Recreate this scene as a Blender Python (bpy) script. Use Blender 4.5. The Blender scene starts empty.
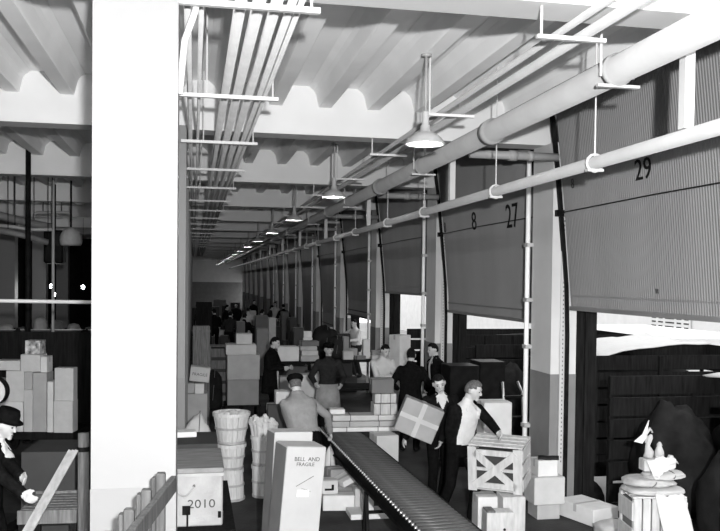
import bpy, bmesh, math, random
import numpy as np
from mathutils import Vector, Matrix, noise
random.seed(7)
sc = bpy.context.scene
C = sc.collection
V = Vector

# ------------------------------------------------------------------ camera
F, CX, CY = 846.0, 360.0, 301.15          # focal length and principal point in pixels of a 720x531 frame
TH, PH, RO, H = .1945, .0242, -.0115, 2.85
_f = V((math.sin(TH)*math.cos(PH), math.cos(TH)*math.cos(PH), -math.sin(PH)))
_r = V((math.cos(TH), -math.sin(TH), 0)); _u = _r.cross(_f)
R2 = _r*math.cos(RO) - _u*math.sin(RO); U2 = _u*math.cos(RO) + _r*math.sin(RO)
CAM = V((0, 0, H))
cd = bpy.data.cameras.new('camera'); co = bpy.data.objects.new('camera', cd); C.objects.link(co)
cd.sensor_fit = 'HORIZONTAL'; cd.sensor_width = 36; cd.lens = F/720*36
cd.shift_y = (CY-265.5)/720; cd.clip_end = 400; cd.clip_start = .05
co.matrix_world = Matrix(((R2.x, U2.x, -_f.x, 0), (R2.y, U2.y, -_f.y, 0), (R2.z, U2.z, -_f.z, H), (0, 0, 0, 1)))
sc.camera = co
def ray(px, py): return R2*((px-CX)/F) - U2*((py-CY)/F) + _f
def at(px, py, d): return CAM + ray(px, py)*d
def onz(px, py, z):
    q = ray(px, py); return CAM + q*((z-H)/q.z)
def onx(px, py, X):
    q = ray(px, py); return CAM + q*(X/q.x)
def ony(px, py, Y):
    q = ray(px, py); return CAM + q*(Y/q.y)
def dep(p): return (V(p)-CAM).dot(_f)

# ------------------------------------------------------------------ world, flash, exposure
w = bpy.data.worlds.new('overcast_sky'); sc.world = w; w.use_nodes = True
w.node_tree.nodes['Background'].inputs[0].default_value = (1, 1, 1, 1)
w.node_tree.nodes['Background'].inputs[1].default_value = 2.4
# the photographer's flashgun, held up to the right of the camera
fl = bpy.data.lights.new('camera_flash', 'POINT'); fl.energy = 5000; fl.shadow_soft_size = .055
fo = bpy.data.objects.new('camera_flash', fl); C.objects.link(fo); fo.location = (.20, -.7, 3.16)
vs = sc.view_settings; vs.view_transform = 'Standard'; vs.look = 'None'; vs.gamma = 1; vs.use_curve_mapping = False
vs.exposure = 0.0

# ------------------------------------------------------------------ materials
MATS = {}
def mat(name, g, rough=.6, var=.12, scale=6., metal=0., emit=0., bump=0., bscale=40., stretch=None):
    if name in MATS: return MATS[name]
    m = bpy.data.materials.new(name); m.use_nodes = True; nt = m.node_tree; b = nt.nodes['Principled BSDF']
    b.inputs['Roughness'].default_value = rough; b.inputs['Metallic'].default_value = metal
    b.inputs['Base Color'].default_value = (g, g, g, 1)
    b.inputs['Specular IOR Level'].default_value = .5 if metal > .3 else min(.4, g*.9)
    tc = nt.nodes.new('ShaderNodeTexCoord'); mp = nt.nodes.new('ShaderNodeMapping')
    nt.links.new(tc.outputs['Object'], mp.inputs[0])
    if stretch: mp.inputs['Scale'].default_value = stretch
    if var > 0:
        n = nt.nodes.new('ShaderNodeTexNoise'); n.inputs['Scale'].default_value = scale; n.inputs['Detail'].default_value = 5
        nt.links.new(mp.outputs[0], n.inputs['Vector'])
        r = nt.nodes.new('ShaderNodeMapRange')
        r.inputs[1].default_value = .3; r.inputs[2].default_value = .7
        r.inputs[3].default_value = g*(1-var); r.inputs[4].default_value = min(1, g*(1+var))
        nt.links.new(n.outputs[0], r.inputs[0])
        cb = nt.nodes.new('ShaderNodeCombineColor')
        for i in range(3): nt.links.new(r.outputs[0], cb.inputs[i])
        nt.links.new(cb.outputs[0], b.inputs['Base Color'])
    if bump > 0:
        n2 = nt.nodes.new('ShaderNodeTexNoise'); n2.inputs['Scale'].default_value = bscale
        nt.links.new(mp.outputs[0], n2.inputs['Vector'])
        bp = nt.nodes.new('ShaderNodeBump'); bp.inputs['Strength'].default_value = bump; bp.inputs['Distance'].default_value = .02
        nt.links.new(n2.outputs[0], bp.inputs['Height']); nt.links.new(bp.outputs[0], b.inputs['Normal'])
    if emit > 0:
        b.inputs['Emission Color'].default_value = (1, 1, 1, 1); b.inputs['Emission Strength'].default_value = emit
    MATS[name] = m; return m
WHITE = mat('white_paint', .46, .5, .04, 2)
COLW = mat('inner_column_flash_dimmed', .165, .5, .03, 1.5)  # white column greyed in its colour to offset the strong near flash
COLD = mat('inner_dado_flash_dimmed', .148, .5, .05, 1.5)  # grey band of the same columns, also darkened against the flash
BEAMM = mat('beam_flash_dimmed', .56, .7, .05, 1.5)  # same white as the ceiling, darkened where beam faces catch the flash head-on
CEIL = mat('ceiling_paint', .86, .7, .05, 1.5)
DADO = mat('dado_paint', .17, .5, .10, 3)
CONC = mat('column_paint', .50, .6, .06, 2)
FLOORM = mat('floor_asphalt', .042, .75, .45, 1.3, bump=.3, bscale=25)
DOORM = mat('door_sheet', .17, .55, .10, 1.2, stretch=(1, 1, .25))
DOORDK = mat('door_edge', .05, .6, .3, 8)
PIPEW = mat('pipe_paint', .28, .45, .06, 4)
PIPEG = mat('conduit_paint', .36, .45, .10, 5)
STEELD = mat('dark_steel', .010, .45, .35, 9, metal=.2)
STEEL = mat('bare_steel', .42, .35, .2, 14, metal=.75)
ROLLM = mat('roller_steel', .07, .4, .25, 20, metal=.3)
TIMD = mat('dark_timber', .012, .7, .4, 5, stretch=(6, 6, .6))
TIMM = mat('worn_timber', .13, .7, .35, 5, bump=.2, stretch=(8, 8, .7))
TIML = mat('pale_timber', .42, .65, .18, 5, bump=.12, stretch=(5, 5, 1))
VEN = mat('basket_veneer', .50, .6, .15, 8, stretch=(6, 6, .6))
BAND = mat('basket_band', .33, .6, .2, 9)
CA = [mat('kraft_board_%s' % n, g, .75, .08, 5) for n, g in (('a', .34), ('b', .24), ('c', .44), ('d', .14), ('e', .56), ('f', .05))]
TAPE = mat('gummed_tape', .33, .45, .06, 8)
SEAM = mat('board_seam', .12, .8, .2, 8)
PAPER = mat('white_paper', .47, .7, .06, 9, bump=.25, bscale=14)
CANVAS = mat('pale_canvas', .36, .8, .12, 5, bump=.4, bscale=20)
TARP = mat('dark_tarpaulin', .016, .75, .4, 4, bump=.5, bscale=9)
INK = mat('black_ink', .012, .6, .1, 6)
INKG = mat('faded_ink', .06, .7, .3, 20)
SKIN = mat('skin', .40, .5, .06, 20)
HAIRD = mat('dark_hair', .01, .45, .4, 60)
HAIRL = mat('fair_hair', .09, .45, .4, 60)
CLD = mat('dark_wool', .007, .85, .35, 25, bump=.3)
CLD2 = mat('black_trousers', .005, .85, .35, 25)
CLG = mat('grey_workshirt', .20, .8, .12, 14, bump=.3, bscale=30)
CLW = mat('white_shirt', .47, .75, .05, 12, bump=.3, bscale=25)
CLM = mat('charcoal_cloth', .022, .85, .25, 18, bump=.3)
APRON = mat('apron_cloth', .26, .8, .15, 10, bump=.4, bscale=20)
SHOE = mat('shoe_leather', .012, .35, .2, 20)
ENAMEL = mat('shade_enamel_white', .85, .35, .02, 5)
ENAMELD = mat('shade_enamel_grey', .40, .35, .06, 5)
BULB = mat('lamp_bulb', .9, .4, 0, emit=14)
SUNW = mat('yard_wall', .80, .8, .06, 2)
YARD = mat('yard_paving', .30, .9, .2, 1)

# ------------------------------------------------------------------ mesh builder
def rotm(rx=0, ry=0, rz=0): return Matrix.Rotation(rz, 3, 'Z') @ Matrix.Rotation(ry, 3, 'Y') @ Matrix.Rotation(rx, 3, 'X')
class MB:
    def __init__(s): s.v = []; s.f = []
    def add(s, vs, fs):
        o = len(s.v); s.v += [tuple(x) for x in vs]; s.f += [tuple(i+o for i in f) for f in fs]; return s
    def box(s, c, sz, rot=None, bev=0.):
        x, y, z = sz[0]/2, sz[1]/2, sz[2]/2; c = V(c); R = rot or Matrix.Identity(3)
        if bev <= 0:
            vs = [V((a*x, b*y, d*z)) for d in (-1, 1) for b in (-1, 1) for a in (-1, 1)]
            fs = [(0, 2, 3, 1), (4, 5, 7, 6), (0, 1, 5, 4), (2, 6, 7, 3), (0, 4, 6, 2), (1, 3, 7, 5)]
        else:
            bm = bmesh.new(); bmesh.ops.create_cube(bm, size=1)
            for q in bm.verts: q.co = V((q.co.x*2*x, q.co.y*2*y, q.co.z*2*z))
            bmesh.ops.bevel(bm, geom=bm.edges[:], offset=bev, segments=1, affect='EDGES')
            bm.verts.index_update(); vs = [q.co.copy() for q in bm.verts]; fs = [[q.index for q in f.verts] for f in bm.faces]; bm.free()
        return s.add([R @ q + c for q in vs], fs)
    def bar(s, p0, p1, w, t, up=(0, 0, 1), bev=0.):
        p0, p1 = V(p0), V(p1); d = p1-p0; L = d.length; x = d.normalized(); upv = V(up)
        if abs(x.dot(upv)) > .98: upv = V((0, 1, 0))
        y = upv.cross(x).normalized(); z = x.cross(y)
        R = Matrix((x, y, z)).transposed()
        return s.box((p0+p1)/2, (L, w, t), R, bev)
    def cyl(s, p0, p1, r0, r1=None, n=12, cap=True):
        r1 = r0 if r1 is None else r1; p0, p1 = V(p0), V(p1); d = (p1-p0).normalized()
        a = V((0, 0, 1)) if abs(d.z) < .9 else V((1, 0, 0)); x = d.cross(a).normalized(); y = d.cross(x)
        vs = []
        for p, r in ((p0, r0), (p1, r1)):
            for i in range(n):
                t = 2*math.pi*i/n; vs.append(p + (x*math.cos(t)+y*math.sin(t))*r)
        fs = [(i, (i+1) % n, n+(i+1) % n, n+i) for i in range(n)]
        if cap: fs += [tuple(range(n-1, -1, -1)), tuple(range(n, 2*n))]
        return s.add(vs, fs)
    def tube(s, pts, r, n=8):
        pts = [V(p) for p in pts]; m = len(pts); vs = []; x = None
        for i, p in enumerate(pts):
            d = (pts[min(i+1, m-1)]-pts[max(i-1, 0)]).normalized()
            if x is None:
                a = V((0, 0, 1)) if abs(d.z) < .9 else V((1, 0, 0)); x = d.cross(a).normalized()
            x = (x - d*x.dot(d)).normalized(); y = d.cross(x); rr = r[i] if isinstance(r, (list, tuple)) else r
            for k in range(n):
                t = 2*math.pi*k/n; vs.append(p+(x*math.cos(t)+y*math.sin(t))*rr)
        fs = [(i*n+k, i*n+(k+1) % n, (i+1)*n+(k+1) % n, (i+1)*n+k) for i in range(m-1) for k in range(n)]
        fs += [tuple(range(n-1, -1, -1)), tuple(range((m-1)*n, m*n))]
        return s.add(vs, fs)
    def lathe(s, prof, n=24, c=(0, 0, 0)):
        c = V(c); vs = []
        for r, z in prof:
            for k in range(n):
                t = 2*math.pi*k/n; vs.append(c+V((r*math.cos(t), r*math.sin(t), z)))
        m = len(prof)
        fs = [(i*n+k, i*n+(k+1) % n, (i+1)*n+(k+1) % n, (i+1)*n+k) for i in range(m-1) for k in range(n)]
        return s.add(vs, fs)
    def ell(s, c, rad, rot=None, nu=16, nv=10, fn=None):
        c = V(c); R = rot or Matrix.Identity(3); vs = []; fs = []
        for j in range(nv+1):
            ph = math.pi*j/nv
            for i in range(nu):
                t = 2*math.pi*i/nu; d = V((math.sin(ph)*math.cos(t), math.sin(ph)*math.sin(t), math.cos(ph)))
                p = V((d.x*rad[0], d.y*rad[1], d.z*rad[2]))
                if fn: p = fn(d, p)
                vs.append(R @ p + c)
        for j in range(nv):
            for i in range(nu):
                a, b = j*nu+i, j*nu+(i+1) % nu
                fs.append((a, a+nu, b+nu, b))
        return s.add(vs, fs)
    def prism(s, poly, ext):      # poly: list of 3D points, ext: extrusion vector
        n = len(poly); e = V(ext); vs = [V(p) for p in poly]+[V(p)+e for p in poly]
        fs = [tuple(range(n-1, -1, -1)), tuple(range(n, 2*n))]+[(i, (i+1) % n, n+(i+1) % n, n+i) for i in range(n)]
        return s.add(vs, fs)
    def mesh(s, name, mats, smooth=False):
        me = bpy.data.meshes.new(name); me.from_pydata(s.v, [], s.f); me.validate()
        bm = bmesh.new(); bm.from_mesh(me); bmesh.ops.remove_doubles(bm, verts=bm.verts[:], dist=1e-6)
        bmesh.ops.recalc_face_normals(bm, faces=bm.faces[:]); bm.to_mesh(me); bm.free()
        for m in (mats if isinstance(mats, (list, tuple)) else [mats]): me.materials.append(m)
        if smooth:
            for p in me.polygons: p.use_smooth = True
        return me
    def build(s, name, mats, parent=None, smooth=False, loc=None, rz=None):
        return place(s.mesh(name, mats, smooth), name, parent, loc, rz)
def place(me, name, parent=None, loc=None, rz=None):
    o = bpy.data.objects.new(name, me); C.objects.link(o)
    if parent is not None: o.parent = parent
    if loc is not None: o.location = loc
    if rz is not None: o.rotation_euler = (0, 0, rz)
    return o
def tag(o, label=None, cat=None, group=None, kind=None):
    if label: o['label'] = label
    if cat: o['category'] = cat
    if group: o['group'] = group
    if kind: o['kind'] = kind
    return o
def thing(name, label, cat, loc=(0, 0, 0), rz=0, group=None, kind=None):
    o = bpy.data.objects.new(name, None); C.objects.link(o); o.location = loc; o.rotation_euler = (0, 0, rz); o.empty_display_size = .2
    return tag(o, label, cat, group, kind)
def copy_tree(o, parent=None):
    c = o.copy(); C.objects.link(c)
    if parent is not None: c.parent = parent
    for ch in list(o.children): copy_tree(ch, c)
    return c
def evalmesh(o):
    dg = bpy.context.evaluated_depsgraph_get(); dg.update()
    return bpy.data.meshes.new_from_object(o.evaluated_get(dg), preserve_all_data_layers=False, depsgraph=dg)
def text(body, size, parent, m, origin, xdir, ydir, name='lettering', ext=.0015, sx=1.):
    cu = bpy.data.curves.new('t', 'FONT'); cu.body = body; cu.size = size; cu.extrude = ext; cu.align_x = 'CENTER'; cu.align_y = 'CENTER'; cu.resolution_u = 3
    t = bpy.data.objects.new('t', cu); C.objects.link(t); me = evalmesh(t); bpy.data.objects.remove(t)
    x, y = V(xdir).normalized(), V(ydir).normalized(); z = x.cross(y)
    me.transform(Matrix(((x.x*sx, y.x, z.x, origin[0]), (x.y*sx, y.y, z.y, origin[1]), (x.z*sx, y.z, z.z, origin[2]), (0, 0, 0, 1))))
    me.materials.clear(); me.materials.append(m)
    return place(me, name, parent)

# ================================================================== THE SETTING
S = 5.2; YB = 10.25; ZB = 4.61; ZJ = 4.95; ZC = 5.2; XW = 4.41; YC = 9.95; CD = .64
YEND = 84.0; XL = -17.0; YBACK = -5.0; XR = 5.10
NB = 15
tag(MB().box(((XL+XR)/2, (YBACK+YEND)/2, -.15), (XR-XL, YEND-YBACK, .3)).build('floor', FLOORM), 'dark worn asphalt floor of the freight house', 'floor', kind='structure')
tag(MB().box(((XL-.1), (YBACK+YEND)/2, 2.6), (.2, YEND-YBACK, 5.6)).build('wall_left', CONC), 'pale painted side wall beyond the sorting area', 'wall', kind='structure')
tag(MB().box(((XL+XR)/2, YBACK-.1, 2.6), (XR-XL, .2, 5.6)).build('wall_back', CONC), 'pale painted wall behind the camera platform', 'wall', kind='structure')
we = thing('wall_end', 'distant end wall, white above a grey painted band', 'wall', (0, YEND, 0), kind='structure')
MB().box(((XL+XR)/2, .1, 3.9), (XR-XL, .2, 2.7)).build('upper_wall', CONC, we)
MB().box(((XL+XR)/2, .1, 1.275), (XR-XL, .2, 2.55)).build('dado_band', DADO, we)
tag(MB().box(((XL-1.0)/2-.1, 40.1, 2.3), (-1.0-XL-.2, .2, 4.6)).build('wall_blackout', TIMD), 'added dark wall blacking out the far left beyond the sorting belts', 'wall', kind='structure')  # added dark wall, stands in for the deep shade behind the belts
# --- ceiling: slab, transverse beams, pan joists
ce = thing('ceiling', 'white concrete pan joist ceiling with deep cross beams', 'ceiling', (0, 0, ZB), kind='structure')
MB().box(((XL+XR)/2, (YBACK+YEND)/2, ZC+.1-ZB), (XR-XL+.6, YEND-YBACK, .2)).build('slab', CEIL, ce)
BW = .30
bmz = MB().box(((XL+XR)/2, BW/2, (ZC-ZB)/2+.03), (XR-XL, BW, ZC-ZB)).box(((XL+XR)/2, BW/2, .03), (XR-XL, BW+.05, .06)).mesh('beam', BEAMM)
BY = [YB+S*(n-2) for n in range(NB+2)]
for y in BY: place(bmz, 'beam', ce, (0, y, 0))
JW = .60
prof = [(-.075, 0), (-.085, .02), (-.115, .15), (-.14, .20), (-.20, .245), (.20, .245), (.14, .20), (.115, .15), (.085, .02), (.075, 0)]
jm = MB().prism([(x, 0, z) for x, z in prof], (0, S-BW, 0)).mesh('joist', CEIL)
xs = [4.56-JW*k for k in range(17)]
for n in range(1, 14):
    for x in xs: place(jm, 'joist', ce, (x, BY[n]+BW, ZJ-ZB)) if n <= 9 else None
far = MB(); 
for n in list(range(10, NB+1)):
    for x in xs: far.prism([(x+a, BY[n]+BW, ZJ-ZB+z) for a, z in prof], (0, S-BW, 0))
for n in range(0, NB+1):
    for k in range(17, 34): far.prism([(4.56-JW*k+a, BY[n]+BW, ZJ-ZB+z) for a, z in prof], (0, S-BW, 0))
far.build('joists_beyond', CEIL, ce)['kind'] = 'stuff'

def ceil_z(x, y):
    if (y-YB+.025) % S < BW+.05: return ZB
    return ZJ if abs((x-4.56+JW/2) % JW-JW/2) < .08 else ZC
# --- columns
def column(x0, x1, y0, y1, ztop, label, group, tracks=False):
    cx, cy = (x0+x1)/2, (y0+y1)/2; t = thing('column', label, 'column', (cx, cy, 0), 0, group, 'structure')
    k = ('col', x1-x0, y1-y0, ztop)
    if k not in MATS:
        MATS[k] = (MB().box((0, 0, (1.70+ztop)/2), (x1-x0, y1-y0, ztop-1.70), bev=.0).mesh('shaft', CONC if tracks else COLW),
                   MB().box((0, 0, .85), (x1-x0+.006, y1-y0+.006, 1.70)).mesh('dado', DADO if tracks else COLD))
    place(MATS[k][0], 'shaft', t); place(MATS[k][1], 'dado', t); return t
for n in range(-1, NB-1):
    t = column(XW, 4.75, YC+S*n, YC+S*n+CD, ZB, 'painted dock column between two freight doors, grey band round its foot', 'dock door columns', True)
    if n < 8:
        # perforated adjusting strip on the near face, white conduit on the far corner
        st = MB().box((-.02, -CD/2-.012, 2.5), (.07, .02, 4.2)).build('track_strip', WHITE, t)
        if n < 3:
            h = MB()
            for k in range(70): h.box((-.02, -CD/2-.0225, .6+k*.055), (.012, .004, .022))
            h.build('track_hole', SEAM, st)['kind'] = 'stuff'
        MB().tube([(-.215, CD/2+.05, 0), (-.215, CD/2+.05, 4.55)], .032, 10).build('conduit', ENAMEL, t, True)
        for z in (.95, 2.0, 2.62, 3.35): MB().box((-.205, CD/2+.03, z), (.10, .13, .05)).build('clamp', PIPEG, t)
for n in range(0, NB-1):
    lab = 'square white column beside the wooden stake cart, the largest in the hall' if n == 0 else 'square white column in the inner row behind the broad one'
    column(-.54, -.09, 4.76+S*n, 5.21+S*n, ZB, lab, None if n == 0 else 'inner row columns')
for n in range(2, 10):
    column(-5.45, -5.0, 4.76+S*n, 5.21+S*n, ZB, 'dim column standing beyond the sorting belts', 'columns beyond the sorting belts')

# --- dock wall: dark jambs, header, doors
hd = MB().box((XR-.1, (YBACK+YEND)/2, 3.95), (.16, YEND-YBACK, 2.5)).build('wall_right', DADO)
tag(hd, 'dark header wall above the freight doors', 'wall', kind='structure')
for n in range(-1, NB-1):
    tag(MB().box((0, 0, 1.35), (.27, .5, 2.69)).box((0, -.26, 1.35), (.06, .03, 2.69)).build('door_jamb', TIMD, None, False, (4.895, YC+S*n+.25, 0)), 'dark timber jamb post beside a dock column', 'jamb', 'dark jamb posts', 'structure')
XD0, XD1 = 4.66, 4.47        # door plane: bottom / top
def doorx(z): return XD1-.10 + (XD0-XD1+.10)*max(0., min(1., (5.2-z)/2.64))**.8
zbot = {0: 2.56, 1: 2.33, 2: 2.60, 3: 1.85, 4: 1.2}
for n in range(0, NB-1):
    y1 = YC+S*n-.05; y0 = YC+S*(n-1)+CD+.05; L = y1-y0; zb = zbot.get(n, .03)
    t = thing('door_%d' % (n+1), ['ribbed grey freight door numbered 29, half raised', 'ribbed grey freight door half raised beyond the one numbered 29', 'ribbed grey freight door raised over the bright gap behind the tall pale carton'][n] if n < 3 else 'dark ribbed freight door farther down the dock wall', 'door', (0, y0, 0), 0, None if n < 3 else 'lowered freight doors', 'structure')
    rows = [zb, zb+.12, zb+.3] + [zb+.3+(5.16-zb-.3)*k/7 for k in range(1, 8)]
    p = .042 if n < 3 else .12; nn = int(L/p); vs = []; fs = []
    cols = []
    for k in range(nn):
        a = k*L/nn; q = L/nn
        cols += [(a, 0), (a+.3*q, 0), (a+.45*q, -.010), (a+.85*q, -.010)]
    cols.append((L, 0)); m = len(cols)
    for z in rows:
        for (y, dx) in cols: vs.append((doorx(z)+dx, y, z))
    for i in range(len(rows)-1):
        for j in range(m-1): fs.append((i*m+j, i*m+j+1, (i+1)*m+j+1, (i+1)*m+j))
    b = MB().add(vs, fs).add([(v[0]+.03, v[1], v[2]) for v in (vs[0], vs[m-1], vs[-1], vs[-m])], [(0, 1, 2, 3)])
    b.build('panel', DOORM, t)
    x = doorx(zb)
    MB().box((x+.005, L/2, zb-.025), (.07, L, .05)).box((x-.012, L/2, zb+.13), (.012, L, .025)).build('bottom_rail', DOORDK if n > 2 else DADO, t)
    for yy in (-.02, L+.02):
        pts = [(doorx(z)-.05, yy, z) for z in (.0, 1.2, 2.2, 2.8, 3.3, 3.8, 4.2, 4.6, 5.1)]
        g = MB()
        for a, c in zip(pts, pts[1:]): g.bar(a, c, .045, .06, (0, 1, 0))
        g.build('guide_rail', STEELD, t)
    if n < 5:
        MB().tube([(doorx(3.72)-.09, L+.03, 3.72), (doorx(3.72)-.07, L*.5, 3.74), (doorx(3.72)-.09, -.03, 3.73)], .007, 5).build('cable', STEELD, t)
        MB().box((doorx(3.72)-.07, L+.015, 3.72), (.1, .07, .08)).build('cable_bracket', STEELD, t)
    def mark(s_, px, py, size, ink=INK, sx=1.):
        X = 4.5
        for _ in range(4):
            q = onx(px, py, X); X = doorx(q.z)-.016
        lean = V(((XD0-XD1)/2.05*-1, 0, 1))
        text(s_, size, t, ink, (X, q.y-y0, q.z), (0, -1, 0), lean, 'door_number', .003, sx)
    if n == 0: mark('29', 643, 170, .31, sx=1.1); mark('8', 572.5, 184, .17, INKG); mark('11', 657, 291.5, .07)
    if n == 1: mark('8', 474, 222, .42, sx=1.2); mark('27', 512, 217, .50); mark('8', 445, 228, .26, INKG)

# --- the truck yard outside
tag(MB().box((20, 35, -1.35), (29.7, 90, .3)).build('yard_ground', YARD), 'pale yard paving outside the dock', 'ground', kind='structure')
tag(MB().box((5.0, 35, -.75), (.18, 90, .9)).build('dock_edge', CONC), 'concrete dock face below the doors', 'dock', kind='structure')
ow = thing('wall_opposite', 'sunlit white building across the truck yard', 'wall', (17, 35, -1.2), kind='structure')
MB().box((.2, 0, 4), (.4, 90, 8)).build('facade', SUNW, ow)
for k in range(12): MB().box((-.02, -40+k*7, 4.4), (.06, 2.2, 1.6)).build('window', STEELD, ow)

sg = onx(670, 322.5, 16.95); sgn = MB().box((sg.x-17-.02, sg.y-35, sg.z+1.2), (.04, 2.6, .50)).build('sign_board', SUNW, ow)
for r_ in range(3):
    for c_ in range(6): MB().box((sg.x-17-.045, sg.y-35-1.1+c_*.4+.06*((r_*3+c_) % 3), sg.z+1.2-.15+.15*r_), (.01, .26+.05*((r_+c_) % 2), .05)).build('sign_line', INKG, sgn)

# ================================================================== PIPES AND LAMPS
def pipe_thing(name, label, x, z, r, y0, y1, m, n=16):
    t = thing(name, label, 'pipe', (x, 0, z)); MB().cyl((0, y0, 0), (0, y1, 0), r, n=n).build('pipe', m, t, True); return t
# big lagged pipe
bp = pipe_thing('steam_pipe', 'thick pale lagged pipe running above the freight doors', 2.95, 4.37, .105, -2, 78, PIPEW, 24)
for k in range(14):
    y = 5.6+S*k*.5
    if k % 2 == 0:
        MB().cyl((0, y-.03, 0), (0, y+.03, 0), .118, n=24).build('strap', PIPEW, bp, True)
        MB().cyl((-.125, y, -.05), (-.125, y, ceil_z(2.825, y)-4.37), .010, n=6).cyl((.125, y, -.06), (.125, y, .02), .010, n=6).bar((-.15, y, -.115), (.17, y, -.115), .04, .02).build('hanger', WHITE, bp)
    else:
        MB().cyl((0, y-.07, 0), (0, y+.07, 0), .13, .125, n=24).build('coupling', PIPEW, bp, True)
# lower pipe hung from posts under the beams
lp = pipe_thing('water_pipe', 'slim pale pipe hung on posts along the dock columns', 3.20, 3.83, .052, -2, 78, PIPEW)
for k in range(9):
    y = 5.12+S*k
    MB().box((0, y, .052+(ZB-3.83-.052)/2), (.07, .075, ZB-3.83-.052)).build('post', WHITE, lp)
    for dy in (1.3, 3.6):
        MB().cyl((0, y+dy, .05), (0, y+dy, ceil_z(3.2, y+dy)-3.83), .007, n=6).build('hanger_rod', WHITE, lp)
        rg = MB(); rg.tube([(.07*math.cos(a), y+dy, .07*math.sin(a)) for a in [i*math.pi/6 for i in range(13)]], .012, 6)
        rg.box((0, y+dy, -.06), (.14, .05, .02)).build('hanger_ring', WHITE, lp)
# pair of conduits beside the lamps
for i, (x, z, r, lab) in enumerate(((2.40, 4.53, .026, 'thinner conduit of the pair above the pendant lamps'), (2.475, 4.46, .036, 'thicker conduit of the pair above the pendant lamps'))):
    t = pipe_thing('conduit_pipe', lab, x, z, r, -2, 70, PIPEW, 10)
    if i == 0:
        for k in range(12):
            y = 5.10+k*2.6
            MB().bar((-.27, y, -.115), (.20, y, -.115), .035, .025).cyl((-.24, y, -.1), (-.24, y, ceil_z(x-.24, y)-z), .009, n=6).build('trapeze_hanger', WHITE, t)
# cross pipes from the columns to the posts
for k in range(5):
    y = YC+S*k-.12
    t = thing('branch_pipe', 'short pale cross pipe from a dock column toward the slim pipe', 'pipe', (3.82, y, 4.40), 0, 'cross pipes at the columns')
    MB().cyl((-.55, 0, 0), (.59, 0, 0), .05, n=14).build('pipe', PIPEW, t, True)
    MB().cyl((-.05, 0, 0), (.05, 0, 0), .065, n=14).build('coupling', PIPEW, t, True); MB().cyl((.2, 0, 0), (.26, 0, 0), .062, n=14).build('coupling', PIPEW, t, True)
# left bundle of conduits on trapeze bars
LX = [(-.045, .022), (.035, .016), (.26, .036), (.365, .040), (.465, .036), (.55, .026), (.60, .018)]
LL = ['outermost', 'very thin', 'first thick', 'second thick', 'third thick', 'medium', 'innermost thin']
for (x, r), l in zip(LX, LL):
    pipe_thing('ceiling_conduit', l + ' conduit of the ceiling bundle beside the white column', x, 4.43+r, r, -2, 60, PIPEG, 12)
for k in range(16):
    y = 4.90+k*2.46
    t = thing('trapeze_bar', 'white cross bar carrying the ceiling conduit bundle', 'bar', (.28, y, 4.40), 0, 'trapeze bars')
    MB().box((0, 0, .008), (.86, .04, .032)).build('bar', WHITE, t)
    for x in (-.18, .38):
        MB().cyl((x, 0, .02), (x, 0, ceil_z(.28+x, y)-4.40), .008, n=6).build('rod', WHITE, t)
# bent conduit that climbs to the ceiling by the broad column
b = MB(); b.tube([(-.085, 4.95, 3.9), (-.06, 4.95, 4.2), (.0, 4.97, 4.38), (.02, 5.0, 4.6), (.02, 5.0, 4.94)], .02, 8)
tag(b.build('bent_conduit', WHITE, None, True), 'bent white conduit curving up beside the broad column', 'pipe')

# pendant lamps
def lamp_proto():
    t = thing('pendant_lamp', 'enamel dome pendant lamp on a straight rod, hanging from the joists', 'lamp', (0, 0, 0), 0, 'row of pendant lamps')
    MB().lathe([(.03, .30), (.034, .18), (.045, .17), (.05, .12), (.09, .105), (.15, .06), (.185, .01), (.19, 0), (.183, 0), (.145, .052), (.085, .095), (.04, .11), (.0, .112)], 28).build('shade', ENAMELD, t, True)
    MB().lathe([(.0, .109), (.04, .107), (.085, .092), (.144, .048), (.181, -.001), (.176, -.002), (.14, .043), (.08, .086), (.0, .10)], 28).build('reflector', ENAMEL, t, True)
    MB().ell((0, 0, .058), (.04, .04, .046)).build('bulb', BULB, t, True)
    MB().cyl((0, 0, .25), (0, 0, ZJ-4.12), .014, n=8).build('rod', PIPEW, t, True)
    MB().cyl((0, 0, ZJ-4.12-.02), (0, 0, ZJ-4.12), .05, n=16).build('canopy', PIPEW, t, True)
    return t
lp0 = lamp_proto()
for k in range(14):
    o = lp0 if k == 0 else copy_tree(lp0)
    o.location = (2.10, 7.62+S*k, 4.12)
    L = bpy.data.lights.new('lamp_light', 'POINT'); L.energy = 11; L.shadow_soft_size = .03
    lo = bpy.data.objects.new('lamp_light', L); C.objects.link(lo); lo.parent = o; lo.location = (0, 0, -.004)

lp0['label'] = 'large enamel dome pendant lamp hanging nearest the broad white column'; del lp0['group']

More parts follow.
